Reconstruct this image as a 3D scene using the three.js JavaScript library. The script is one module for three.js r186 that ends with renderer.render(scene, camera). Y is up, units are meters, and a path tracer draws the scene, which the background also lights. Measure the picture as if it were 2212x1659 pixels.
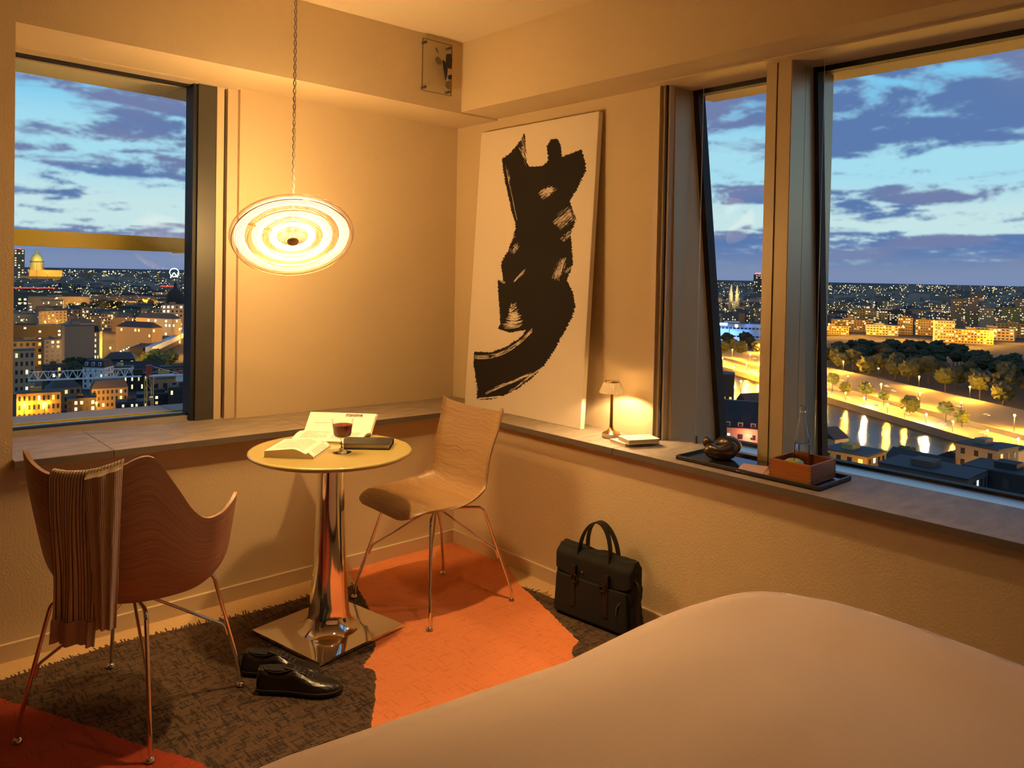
import * as THREE from 'three';
import { mergeGeometries, mergeVertices, toCreasedNormals } from 'three/addons/utils/BufferGeometryUtils.js';
import { RoundedBoxGeometry } from 'three/addons/geometries/RoundedBoxGeometry.js';
import { RectAreaLightUniformsLib } from 'three/addons/lights/RectAreaLightUniformsLib.js';
import { createNoise2D, createNoise3D } from 'simplex-noise';

// ---------- camera, exposure ----------
const scene = new THREE.Scene();
const renderer = new THREE.WebGLRenderer({ antialias: true });
renderer.toneMapping = THREE.LinearToneMapping;
renderer.toneMappingExposure = 1.0;
renderer.shadowMap.enabled = true;
RectAreaLightUniformsLib.init();
const FOC = 1698.45, EYE = new THREE.Vector3(3.411, 1.485, 2.676);
const camera = new THREE.PerspectiveCamera(2 * Math.atan(829.5 / FOC) * 180 / Math.PI, 2212 / 1659, 0.05, 40000);
camera.position.copy(EYE);
camera.rotation.set(-0.0183, 0.8371, 0.0192, 'YXZ');
camera.setViewOffset(2212, 1659, 0, 208.5, 2212, 1659);   // rising lens: the eye level lies above the middle of the frame
camera.updateMatrixWorld(true);

function rng(seed) { let s = seed | 0; return () => { s = (s + 0x6d2b79f5) | 0; let t = Math.imul(s ^ (s >>> 15), 1 | s); t = (t + Math.imul(t ^ (t >>> 7), 61 | t)) ^ t; return ((t ^ (t >>> 14)) >>> 0) / 4294967296; }; }
const n2 = createNoise2D(rng(11)), n3 = createNoise3D(rng(12));
const lerp = (a, b, t) => a + (b - a) * t, clamp = (x, a = 0, b = 1) => Math.min(b, Math.max(a, x));
const sm = (a, b, x) => { const t = clamp((x - a) / (b - a)); return t * t * (3 - 2 * t); };
const fbm2 = (x, y, o = 4) => { let s = 0, a = 0.5; for (let i = 0; i < o; i++) { s += a * n2(x, y); x = x * 2.03 + 7.1; y = y * 2.03 - 3.7; a *= 0.5; } return s; };
function table(list) { return (x) => { if (x <= list[0][0]) return list[0][1]; for (let i = 1; i < list.length; i++) if (x <= list[i][0]) { const t = (x - list[i - 1][0]) / (list[i][0] - list[i - 1][0]), u = t * t * (3 - 2 * t); return lerp(list[i - 1][1], list[i][1], u); } return list[list.length - 1][1]; }; }

function spline(list) {   // smooth curve through the points
  const n = list.length, m = list.map((_, i) => { const a = list[Math.max(0, i - 1)], b = list[Math.min(n - 1, i + 1)]; return (b[1] - a[1]) / (b[0] - a[0]); });
  return (x) => { if (x <= list[0][0]) return list[0][1]; for (let i = 1; i < n; i++) if (x <= list[i][0]) { const h = list[i][0] - list[i - 1][0], t = (x - list[i - 1][0]) / h, t2 = t * t, t3 = t2 * t; return (2 * t3 - 3 * t2 + 1) * list[i - 1][1] + (t3 - 2 * t2 + t) * h * m[i - 1] + (3 * t2 - 2 * t3) * list[i][1] + (t3 - t2) * h * m[i]; } return list[n - 1][1]; };
}

// ---------- sky: dusk, broken stratocumulus ----------
{
  const W = 4096, H = 2048, data = new Float32Array(W * H * 4);
  const cover = table([[0, 0.95], [2.0, 0.9], [2.9, 0.5], [3.6, 0.25], [4.6, 0.45], [5.6, 0.55], [6.8, 0.42], [8.0, 0.36], [9.2, 0.55], [10.5, 0.72], [14, 0.77], [18, 0.68], [26, 0.6], [50, 0.55], [90, 0.55]]);
  const mix3 = (a, b, t) => [lerp(a[0], b[0], t), lerp(a[1], b[1], t), lerp(a[2], b[2], t)];
  const pale = [0.56, 0.78, 0.80], low = [0.38, 0.72, 0.86], mid = [0.20, 0.58, 0.86], high = [0.10, 0.36, 0.74], cloudBlue = [0.105, 0.195, 0.42], cloudMauve = [0.165, 0.215, 0.40], haze = [0.20, 0.27, 0.44];
  for (let r = 0; r < H; r++) {
    const el = ((r + 0.5) / H - 0.5) * 180, y = Math.sin(el * Math.PI / 180), ce = Math.cos(el * Math.PI / 180);
    for (let c = 0; c < W; c++) {
      const i = (r * W + c) * 4; let col;
      if (el <= 0) col = haze;
      else {
        const az = ((c + 0.5) / W - 0.5) * 2 * Math.PI, k = 1 / (y + 0.10), x = Math.cos(az) * ce * k, z = Math.sin(az) * ce * k;
        let clear = el < 4 ? mix3(pale, pale, 0) : el < 9 ? mix3(pale, low, sm(4, 7, el)) : mix3(low, mid, sm(8.5, 12, el));
        clear = mix3(clear, high, sm(15, 45, el));
        const wx = x + 0.10 * n2(x * 1.3 + 4, z * 1.3), wz = z + 0.10 * n2(x * 1.3, z * 1.3 + 9);
        const d = 0.5 + 0.55 * fbm2(wx * 0.75, wz * 0.75, 3) + 0.34 * fbm2(wx * 3.1 + 5, wz * 3.1, 4) + 0.05 * n2(wx * 26, wz * 26);
        const cv = cover(el + 0.8 * n2(x * 0.35 + 2, z * 0.35));
        const a = sm(1 - cv - 0.10, 1 - cv + 0.20, d);
        const mv = sm(-0.25, 0.35, n2(x * 0.55 - 8, z * 0.55 + 3) + (el - 11) * 0.02);
        let cl = mix3(cloudBlue, cloudMauve, mv);
        cl = mix3(cl, [0.36, 0.52, 0.66], 0.35 * (1 - sm(0.1, 0.5, a * d)));
        col = mix3(clear, cl, a);
        col = mix3(haze, col, sm(0.2, 2.4, el));
      }
      data[i] = col[0]; data[i + 1] = col[1]; data[i + 2] = col[2]; data[i + 3] = 1;
    }
  }
  const t = new THREE.DataTexture(data, W, H, THREE.RGBAFormat, THREE.FloatType);
  t.mapping = THREE.EquirectangularReflectionMapping; t.magFilter = THREE.LinearFilter; t.needsUpdate = true;
  scene.background = t;
}

// ---------- helpers ----------
const taken = new Map();
const numbered = (n) => { const k = taken.get(n) || 0; taken.set(n, k + 1); return k ? n + '_' + String(k).padStart(3, '0') : n; };
const shade = (o) => { o.castShadow = true; o.receiveShadow = true; return o; };
function add(name, geo, mat, parent) { const m = shade(new THREE.Mesh(geo, mat)); m.name = parent ? name : numbered(name); (parent || scene).add(m); return m; }
function tag(o, label, category, group) { o.userData.label = label; if (category) o.userData.category = category; if (group) o.userData.group = group; return o; }
function thing(name, label, category, pos = [0, 0, 0], turn = 0, group) { const g = new THREE.Group(); g.name = numbered(name); g.position.set(...pos); g.rotation.y = turn; scene.add(g); return tag(g, label, category, group); }
function structGroup(name, label) { const g = new THREE.Group(); g.name = name; g.userData.kind = 'structure'; if (label) g.userData.label = label; scene.add(g); return g; }
function struct(name, geo, mat, label) { const m = add(name, geo, mat); m.userData.kind = 'structure'; if (label) m.userData.label = label; return m; }
const V = (x, y, z) => new THREE.Vector3(x, y, z);
const merge = (list) => mergeGeometries(list.map((g) => { const h = g.index ? g.toNonIndexed() : g; for (const k of Object.keys(h.attributes)) if (!['position', 'normal', 'uv'].includes(k)) h.deleteAttribute(k); return h; }), false);
// uv in metres, by the way a face points
function muv(g, s = 1) {
  g = g.index ? g.toNonIndexed() : g; if (!g.attributes.normal) g.computeVertexNormals();
  const p = g.attributes.position, uv = new Float32Array(p.count * 2), a = V(), b = V(), c = V();
  for (let i = 0; i < p.count; i += 3) {
    a.fromBufferAttribute(p, i); b.fromBufferAttribute(p, i + 1); c.fromBufferAttribute(p, i + 2);
    const n = b.clone().sub(a).cross(c.clone().sub(a)), ax = Math.abs(n.x), ay = Math.abs(n.y), az = Math.abs(n.z);
    [a, b, c].forEach((q, k) => { const [u, v] = ax >= ay && ax >= az ? [q.z, q.y] : ay >= az ? [q.x, q.z] : [q.x, q.y]; uv[(i + k) * 2] = u * s; uv[(i + k) * 2 + 1] = v * s; });
  }
  g.setAttribute('uv', new THREE.BufferAttribute(uv, 2)); return g;
}
function box(x0, x1, y0, y1, z0, z1) { const g = new THREE.BoxGeometry(x1 - x0, y1 - y0, z1 - z0); g.translate((x0 + x1) / 2, (y0 + y1) / 2, (z0 + z1) / 2); return muv(g); }
function rbox(w, h, d, r, seg = 3) { return new RoundedBoxGeometry(w, h, d, seg, r); }
// six-sided solid with eight free corners: bottom a b c d, top e f g h (both counter-clockwise seen from above)
function hexa(p) {
  const q = [[0, 3, 2, 1], [4, 5, 6, 7], [0, 1, 5, 4], [1, 2, 6, 5], [2, 3, 7, 6], [3, 0, 4, 7]], pos = [];
  for (const [a, b, c, d] of q) for (const i of [a, b, c, a, c, d]) pos.push(...p[i]);
  const g = new THREE.BufferGeometry(); g.setAttribute('position', new THREE.Float32BufferAttribute(pos, 3)); g.computeVertexNormals(); return muv(g);
}
const bar = (x0, x1, z0, z1, yb0, yb1, yt0, yt1, alongZ) => alongZ   // a box whose bottom and top heights differ at its two ends
  ? hexa([[x0, yb1, z1], [x1, yb1, z1], [x1, yb0, z0], [x0, yb0, z0], [x0, yt1, z1], [x1, yt1, z1], [x1, yt0, z0], [x0, yt0, z0]])
  : hexa([[x0, yb0, z1], [x1, yb1, z1], [x1, yb1, z0], [x0, yb0, z0], [x0, yt0, z1], [x1, yt1, z1], [x1, yt1, z0], [x0, yt0, z0]]);
const cyl = (r0, r1, h, seg = 20) => new THREE.CylinderGeometry(r1, r0, h, seg).translate(0, h / 2, 0);
const lathe = (pts, seg = 48) => new THREE.LatheGeometry(pts.map(([r, y]) => new THREE.Vector2(r, y)), seg);
function tube(pts, r, seg = 40, rs = 10, closed = false) { return new THREE.TubeGeometry(new THREE.CatmullRomCurve3(pts.map((p) => V(...p)), closed, 'centripetal'), seg, r, rs, closed); }
function rod(a, b, r, rs = 10) { const A = V(...a), B = V(...b), g = new THREE.CylinderGeometry(r, r, A.distanceTo(B), rs); g.applyQuaternion(new THREE.Quaternion().setFromUnitVectors(V(0, 1, 0), B.clone().sub(A).normalize())); g.translate((A.x + B.x) / 2, (A.y + B.y) / 2, (A.z + B.z) / 2); return g; }
// rod that bends with round corners
function bent(pts, r, bend = 0.03, rs = 10) {
  const P = pts.map((p) => V(...p)), path = new THREE.CurvePath();
  let at = P[0];
  for (let i = 1; i < P.length - 1; i++) {
    const din = P[i].clone().sub(P[i - 1]).normalize(), dout = P[i + 1].clone().sub(P[i]).normalize(), k = Math.min(bend, P[i].distanceTo(P[i - 1]) / 2.1, P[i].distanceTo(P[i + 1]) / 2.1);
    const a = P[i].clone().addScaledVector(din, -k), b = P[i].clone().addScaledVector(dout, k);
    path.add(new THREE.LineCurve3(at, a)); path.add(new THREE.QuadraticBezierCurve3(a, P[i], b)); at = b;
  }
  path.add(new THREE.LineCurve3(at, P[P.length - 1]));
  const len = path.getLength(); return new THREE.TubeGeometry(path, Math.max(24, Math.round(len / 0.012)), r, rs, false);
}
// surface from a grid function, made solid with thickness t
function sheet(f, nu, nv, t, wrapV = false, capU0 = true) {
  const P = [], N = [], idx = [], uv = [], rows = nu + 1, cols = nv + 1;
  const at = (i, j) => f(i / nu, j / nv);
  for (let i = 0; i < rows; i++) for (let j = 0; j < cols; j++) P.push(at(i, j));
  const g0 = new THREE.BufferGeometry(); g0.setAttribute('position', new THREE.Float32BufferAttribute(P.flatMap((p) => [p.x, p.y, p.z]), 3));
  const id = []; for (let i = 0; i < nu; i++) for (let j = 0; j < nv; j++) { const a = i * cols + j, b = a + 1, c = a + cols, d = c + 1; id.push(a, c, b, b, c, d); }
  g0.setIndex(id); g0.computeVertexNormals(); const nn = g0.attributes.normal;
  for (let k = 0; k < P.length; k++) N.push(V().fromBufferAttribute(nn, k));
  if (wrapV) for (let i = 0; i < rows; i++) { const a = i * cols, b = a + nv; const m = N[a].clone().add(N[b]).normalize(); N[a].copy(m); N[b].copy(m); }
  const pos = [], top = P.map((p, k) => p.clone().addScaledVector(N[k], t / 2)), bot = P.map((p, k) => p.clone().addScaledVector(N[k], -t / 2)), M = P.length;
  for (const p of top) pos.push(p.x, p.y, p.z); for (const p of bot) pos.push(p.x, p.y, p.z);
  for (let s = 0; s < 2; s++) for (let i = 0; i < rows; i++) for (let j = 0; j < cols; j++) uv.push(j / nv, i / nu);
  for (const [a, b, c] of Array.from({ length: id.length / 3 }, (_, k) => [id[3 * k], id[3 * k + 1], id[3 * k + 2]])) { idx.push(a, b, c, a + M, c + M, b + M); }
  const edge = (a, b) => idx.push(a, b, a + M, b, b + M, a + M);
  for (let j = 0; j < nv; j++) { if (capU0) edge(j, j + 1); const a = nu * cols + j; edge(a + 1, a); }
  if (!wrapV) for (let i = 0; i < nu; i++) { edge((i + 1) * cols, i * cols); edge(i * cols + nv, (i + 1) * cols + nv); }
  const g = new THREE.BufferGeometry(); g.setAttribute('position', new THREE.Float32BufferAttribute(pos, 3)); g.setAttribute('uv', new THREE.Float32BufferAttribute(uv, 2)); g.setIndex(idx);
  return toCreasedNormals(g, 0.9);
}
// textures
function canvasTex(w, h, draw, srgb = true, rep) { const c = document.createElement('canvas'); c.width = w; c.height = h; draw(c.getContext('2d'), w, h); const t = new THREE.CanvasTexture(c); if (srgb) t.colorSpace = THREE.SRGBColorSpace; t.wrapS = t.wrapT = THREE.RepeatWrapping; if (rep) t.repeat.set(...rep); return t; }
function noiseTex(n, fn, rep = [1, 1]) { const d = new Uint8Array(n * n * 4); for (let y = 0; y < n; y++) for (let x = 0; x < n; x++) { const v = fn(x / n, y / n), i = (y * n + x) * 4, q = Array.isArray(v) ? v : [v, v, v]; d[i] = clamp(q[0]) * 255; d[i + 1] = clamp(q[1]) * 255; d[i + 2] = clamp(q[2]) * 255; d[i + 3] = 255; } const t = new THREE.DataTexture(d, n, n); t.magFilter = THREE.LinearFilter; t.wrapS = t.wrapT = THREE.RepeatWrapping; t.repeat.set(...rep); t.needsUpdate = true; return t; }
// noise that repeats over the unit square
const tileN = (u, v, f, o = 3) => { let s = 0, a = 0.5; for (let k = 0; k < o; k++) { const A = 2 * Math.PI * u, B = 2 * Math.PI * v, r = f / 6.283; s += a * 0.5 * (n3(Math.cos(A) * r + 3 * k, Math.sin(A) * r, Math.cos(B) * r) + n3(Math.sin(B) * r, Math.cos(A) * r + 11 + k, Math.sin(A) * r + Math.cos(B) * r * 0.6)); f *= 2; a *= 0.5; } return s; };
const lin = (r, g, b) => new THREE.Color().setRGB(r, g, b);
const std = (color, rough = 0.7, o = {}) => new THREE.MeshStandardMaterial({ color, roughness: rough, ...o });
const phys = (color, rough = 0.5, o = {}) => new THREE.MeshPhysicalMaterial({ color, roughness: rough, ...o });

const plasterBump = noiseTex(512, (u, v) => 0.5 + 0.5 * tileN(u, v, 40, 3), [2.2, 2.2]);
const M = {
  wall: std(lin(0.64, 0.505, 0.305), 0.86, { bumpMap: plasterBump, bumpScale: 0.0012 }),
  ceiling: std(lin(0.74, 0.61, 0.41), 0.9, { bumpMap: plasterBump, bumpScale: 0.0008 }),
  paint: std(lin(0.63, 0.50, 0.315), 0.55),
  alu: std(lin(0.62, 0.60, 0.56), 0.32, { metalness: 0.85 }), bronze: std(lin(0.70, 0.56, 0.32), 0.3, { metalness: 0.45 }),  // bronze on the window post: aluminium tinted with the yellow city glow
  aluSatin: std(lin(0.60, 0.49, 0.29), 0.4, { metalness: 0.25 }),  // jamb and post aluminium, warm tint carries the city glow
  frameGrey: std(lin(0.075, 0.07, 0.055), 0.45, { metalness: 0.3 }),
  gasket: std(lin(0.012, 0.012, 0.013), 0.6),
  chrome: std(lin(0.86, 0.85, 0.83), 0.07, { metalness: 1 }),
  brass: std(lin(0.80, 0.55, 0.22), 0.16, { metalness: 1 }),
  unseenDark: std(lin(0.13, 0.095, 0.06), 0.6), black: std(lin(0.012, 0.011, 0.012), 0.75),  // unseen back walls get a dark colour to limit bounced light
  glass: phys(lin(1, 1, 1), 0.0, { transmission: 1, thickness: 0, ior: 1.5, specularIntensity: 0.025 }),
  yellowMetal: std(lin(0.62, 0.47, 0.02), 0.45),
  concreteOut: std(lin(0.34, 0.33, 0.32), 0.8),
};
// ---------- room shell ----------
const SILL = 0.728, CEIL = 2.736, SOF = 2.362, RA = 0.37, RB = 0.266, XMAX = 6.0, ZMAX = 5.4;
const sillA = (z) => SILL + 0.0125 * Math.max(0, z), sofA = (z) => 2.352 + 0.0125 * Math.max(0, z);   // the window band on the left wall rises slightly away from the corner

// fitted carpet with a printed pattern: beige ground, dark woven shape with drawn fringe, orange and rust fields
const CW = 3.2;   // metres covered by the printed square
const carpetTex = canvasTex(2048, 2048, (g, W) => {
  const r = rng(5), s = W / CW, P = (x, z) => [x * s, z * s];
  const poly = (pts) => { g.beginPath(); pts.forEach(([x, z], i) => (i ? g.lineTo(...P(x, z)) : g.moveTo(...P(x, z)))); g.closePath(); };
  g.fillStyle = '#cfae7c'; g.fillRect(0, 0, W, W);
  for (let i = 0; i < 60000; i++) { g.fillStyle = r() < 0.5 ? 'rgba(120,90,50,0.10)' : 'rgba(255,235,200,0.10)'; g.fillRect(r() * W, r() * W, 2 + r() * 3, 2 + r() * 3); }
  const dark = [[0.13, 3.3], [0.15, 2.15], [0.112, 1.76], [0.14, 1.5], [0.185, 1.206], [0.172, 0.911], [0.20, 0.74], [0.30, 0.70], [0.72, 0.14], [0.95, 0.118], [1.5, 0.13], [2.6, 0.12], [3.3, 0.1], [3.3, 3.3]];
  // fringe: strokes across the outline
  g.strokeStyle = '#3b2a1c'; g.lineWidth = 3.4;
  for (let i = 0; i < dark.length - 2; i++) { const [x0, z0] = dark[i], [x1, z1] = dark[i + 1], L = Math.hypot(x1 - x0, z1 - z0), nx = -(z1 - z0) / L, nz = (x1 - x0) / L; for (let t = 0; t < L; t += 0.011) { if (r() < 0.18) continue; const len = 0.010 + 0.036 * r() * r(), x = lerp(x0, x1, t / L), z = lerp(z0, z1, t / L), j = (r() - 0.5) * 0.016; g.beginPath(); g.moveTo(...P(x + nx * 0.01, z + nz * 0.01)); g.lineTo(...P(x - nx * len + j, z - nz * len + j)); g.stroke(); } }
  poly(dark); g.fillStyle = '#543f2c'; g.fill();
  g.save(); poly(dark); g.clip();
  for (let i = 0; i < 60000; i++) { const x = r() * W, y = r() * W, k = 0.5 + 0.5 * fbm2(x * 0.004, y * 0.004, 2), h = r(); g.fillStyle = h < 0.45 ? `rgba(24,15,10,${0.55 * (0.6 + k)})` : h < 0.8 ? `rgba(112,88,62,${0.34 * (0.5 + k)})` : `rgba(70,50,34,0.5)`; if (r() < 0.5) g.fillRect(x, y, 2 + r() * 2.5, 8 + r() * 22); else g.fillRect(x, y, 8 + r() * 22, 2 + r() * 2.5); }
  g.restore();
  const field = (pts, base, a, b) => {
    // the outline of the dyed field is a little ragged
    const rag = []; for (let i = 0; i < pts.length; i++) { const [x0, z0] = pts[i], [x1, z1] = pts[(i + 1) % pts.length], L = Math.hypot(x1 - x0, z1 - z0), m = Math.max(1, Math.round(L / 0.012)); for (let k = 0; k < m; k++) rag.push([lerp(x0, x1, k / m) + (r() - 0.5) * 0.008, lerp(z0, z1, k / m) + (r() - 0.5) * 0.008]); }
    poly(rag); g.fillStyle = base; g.fill(); g.save(); poly(rag); g.clip();
    for (let i = 0; i < 15000; i++) { const x = r() * W, y = r() * W; g.fillStyle = r() < 0.5 ? a : b; if (r() < 0.5) g.fillRect(x, y, 2, 8 + r() * 30); else g.fillRect(x, y, 8 + r() * 30, 2); }
    g.restore();
  };
  field([[-0.1, -0.1], [-0.1, 0.67], [0.03, 0.68], [0.2, 0.735], [0.39, 0.80], [0.55, 0.86], [0.79, 1.0], [0.887, 1.114], [0.94, 1.10], [0.99, 1.124], [1.154, 1.235], [1.5, 1.5], [1.9, 1.4], [1.6, 0.7], [1.288, 0.405], [1.265, 0.341], [1.0, 0.24], [0.672, 0.128], [0.5, 0.04], [0.36, -0.1]], '#dd8450', 'rgba(246,150,86,0.16)', 'rgba(96,30,8,0.15)');
  field([[-0.1, 2.25], [0.12, 2.205], [0.283, 2.174], [0.667, 1.982], [0.86, 1.9], [1.045, 1.797], [1.4, 1.7], [1.9, 2.0], [2.2, 3.3], [-0.1, 3.3]], '#9c3a1c', 'rgba(170,62,26,0.18)', 'rgba(50,10,4,0.2)');
});
carpetTex.repeat.set(1 / CW, 1 / CW); carpetTex.wrapS = carpetTex.wrapT = THREE.MirroredRepeatWrapping; carpetTex.flipY = false;
const pile = noiseTex(512, (u, v) => 0.5 + 0.5 * tileN(u, v, 90, 2), [3, 3]);
const carpet = std(0xffffff, 0.95, { map: carpetTex, bumpMap: pile, bumpScale: 0.003 });
struct('floor', box(-0.4, XMAX, -0.2, 0, -0.4, ZMAX), carpet, 'fitted carpet printed with beige, dark woven and orange fields');
struct('ceiling', box(-0.6, XMAX, CEIL, CEIL + 0.2, -0.9, ZMAX), M.ceiling, 'smooth pale ceiling above the window corner');

// left wall: parapet, pier, soffit, recess wall
const PIER = 2.095, RZ = 1.085;
struct('wall_left', merge([
  bar(-0.16, 0, 0, PIER, 0, 0, SILL - 0.012, sillA(PIER) - 0.012, true),
  box(-0.56, 0, 0, CEIL, PIER, ZMAX),
  bar(-0.6, 0, 0, PIER, sofA(0), sofA(PIER), CEIL, CEIL, true),
  bar(-0.6, 0, -0.9, 0, SOF - 0.01, sofA(0), CEIL, CEIL, true),
  bar(-0.6, -RA, -0.9, RZ, 0.3, 0.3, sofA(0) + 0.01, sofA(RZ) + 0.01, true),
]), M.wall, 'beige left wall with parapet, pier, recess and soffit');
const RX = 1.14;
struct('wall_right', box(-0.16, XMAX, 0, SILL - 0.012, -0.16, 0), M.wall, 'beige parapet of the right wall under the ledge');
struct('wall_right_soffit', box(0, XMAX, SOF, CEIL, -0.6, 0), M.wall, 'beige soffit above the right window');
struct('wall_right_recess', box(-0.37, RX, 0.3, SOF + 0.005, -0.50, -RB), M.wall, 'beige recessed wall behind the leaning canvas');
struct('wall_right_end', box(3.5, XMAX, 0.3, SOF + 0.005, -0.9, -0.3), M.wall, 'beige wall end right of the wide window');
struct('wall_back', box(XMAX, XMAX + 0.2, 0, CEIL, -0.9, ZMAX), M.unseenDark, 'unseen wall behind the bed, made dark to cut bounced light');
struct('wall_front', box(-0.56, XMAX + 0.2, 0, CEIL, ZMAX, ZMAX + 0.2), M.unseenDark, 'unseen wall behind the viewpoint, made dark to cut bounced light');
// baseboards
function base(x0, x1, z0, z1) { return box(x0, x1, 0, 0.066, z0, z1); }
struct('baseboard_left', base(0, 0.016, 0, ZMAX), M.paint, 'low painted baseboard along the left wall');
struct('baseboard_right', base(0.016, XMAX, 0, 0.016), M.paint, 'low painted baseboard along the right wall');

// stone-look sill slabs, in panels with open joints
const sillTex = noiseTex(512, (u, v) => { const a = tileN(u, v * 0.5, 10, 4), b = tileN(u, v, 60, 2); return [0.60 + 0.12 * a + 0.05 * b, 0.545 + 0.11 * a + 0.05 * b, 0.47 + 0.10 * a + 0.05 * b]; }, [1.4, 1.4]);
sillTex.colorSpace = THREE.SRGBColorSpace;
const sillMat = std(0xffffff, 0.55, { map: sillTex, bumpMap: plasterBump, bumpScale: 0.0004 });
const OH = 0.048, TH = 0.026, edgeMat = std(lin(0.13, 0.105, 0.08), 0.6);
{
  const t = structGroup('trim_1', 'grey-beige window ledge of slabs along the left wall');
  for (const [z0, z1, back] of [[0.05, 0.90, -RA], [0.903, 1.10, -RA - 0.04], [1.10, 1.755, -0.485], [1.758, PIER, -0.485]])
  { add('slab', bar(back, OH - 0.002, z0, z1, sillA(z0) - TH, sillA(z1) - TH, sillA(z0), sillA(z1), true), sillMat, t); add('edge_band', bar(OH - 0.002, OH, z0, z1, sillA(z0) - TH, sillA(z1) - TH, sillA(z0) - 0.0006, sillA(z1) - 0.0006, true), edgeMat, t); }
  add('shadow_gap_rail', bar(-0.01, OH - 0.016, 0, PIER, SILL - TH - 0.012, sillA(PIER) - TH - 0.012, SILL - TH, sillA(PIER) - TH, true), M.wall, t);
  const u = structGroup('trim_2', 'grey-beige window ledge of slabs along the right wall');
  add('corner_slab', merge([box(-RA, OH, SILL - TH, SILL, -RB, 0.048)]), sillMat, u);
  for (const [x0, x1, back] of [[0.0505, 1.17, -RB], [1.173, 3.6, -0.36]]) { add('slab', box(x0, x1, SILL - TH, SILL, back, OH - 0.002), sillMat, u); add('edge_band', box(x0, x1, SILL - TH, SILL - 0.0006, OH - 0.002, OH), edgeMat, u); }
  add('shadow_gap_rail', box(0, 3.6, SILL - TH - 0.012, SILL - TH, -0.01, OH - 0.016), M.wall, u);
}

// ---------- left window ----------
{
  const w = structGroup('window_1', 'left window with dark side post and fixed pane'), X = -0.47;
  const y0 = sillA(1.6) + 0.0, yT = (z) => sofA(z);
  const vert = (name, x0, x1, z0, z1, mat, b = -0.03) => add(name, bar(x0, x1, z0, z1, sillA(z0) + b, sillA(z1) + b, yT(z0) + 0.01, yT(z1) + 0.01, true), mat, w);
  vert('reveal_trim', -0.56, -0.395, 1.085, 1.136, M.paint);
  vert('slot_gasket', -0.56, -0.43, 1.136, 1.152, M.gasket);
  vert('reveal_trim', -0.56, -0.40, 1.152, 1.187, M.paint);
  vert('side_post', -0.56, -0.405, 1.187, 1.274, M.frameGrey);
  vert('post_gasket', -0.52, -0.42, 1.274, 1.292, M.gasket);
  add('bottom_rail', bar(-0.56, -0.445, 1.19, PIER, sillA(1.19) - 0.06, sillA(PIER) - 0.06, sillA(1.19) + 0.024, sillA(PIER) + 0.024, true), M.alu, w);
  add('bottom_gasket', bar(-0.50, -0.462, 1.29, PIER, sillA(1.29) + 0.024, sillA(PIER) + 0.024, sillA(1.29) + 0.032, sillA(PIER) + 0.032, true), M.gasket, w);
  add('head_rail', bar(-0.56, -0.36, 1.086, PIER, yT(1.085) - 0.006, yT(PIER) - 0.006, yT(1.085) + 0.02, yT(PIER) + 0.02, true), M.paint, w);
  add('head_gasket', bar(-0.50, -0.455, 1.19, PIER, yT(1.19) - 0.016, yT(PIER) - 0.016, yT(1.19) - 0.006, yT(PIER) - 0.006, true), M.gasket, w);
  add('pane', bar(X - 0.003, X + 0.003, 1.27, PIER, sillA(1.27), sillA(PIER), yT(1.27), yT(PIER), true), M.glass, w);
  add('blind_wire', rod([-0.43, sillA(1.28) + 0.01, 1.282], [-0.43, yT(1.28), 1.282], 0.0012, 6), M.alu, w);
  add('wire_clip', rbox(0.018, 0.03, 0.014, 0.003).translate(-0.43, sillA(1.28) + 0.015, 1.282), M.frameGrey, w);
}
// facade pieces outside the left window: yellow eave, yellow bar and ledge
{
  const e = structGroup('trim_3', 'yellow facade eave above the left window, pale underneath');
  const pale = std(lin(0.90, 0.84, 0.50), 0.6);  // cream underside, lightened to carry the glow from room and city
  add('fascia', bar(-0.72, -0.70, 1.19, 3.4, 2.405, 2.45, 2.9, 2.9, true), M.yellowMetal, e);
  add('soffit_panel', bar(-1.06, -0.72, 1.235, 3.4, 2.405, 2.44, 2.43, 2.47, true), pale, e);
  add('soffit_panel', bar(-1.06, -0.72, 0.4, 1.228, 2.37, 2.405, 2.395, 2.43, true), pale, e);
  const m = structGroup('trim_4', 'yellow facade bar crossing outside the left window');
  add('bar', merge([bar(-1.24, -1.2, 0.985, 4, 1.566, 1.605, 1.646, 1.69, true), box(-1.6, -1.2, 1.566, 1.648, 0.965, 0.985)]), M.yellowMetal, m);
  const l = structGroup('trim_5', 'grey outer ledge with yellow front below the left window');
  add('front_strip', bar(-0.63, -0.62, 0.9, 3.2, 0.55, 0.55, 0.760, 0.796, true), M.yellowMetal, l);
  for (const [z0, z1] of [[1.30, 3.2], [0.4, 1.295]]) add('coping', bar(-0.84, -0.63, z0, z1, 0.5, 0.5, 0.756 + 0.0165 * (z0 - 0.9), 0.756 + 0.0165 * (z1 - 0.9), true), M.concreteOut, l);
}

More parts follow.
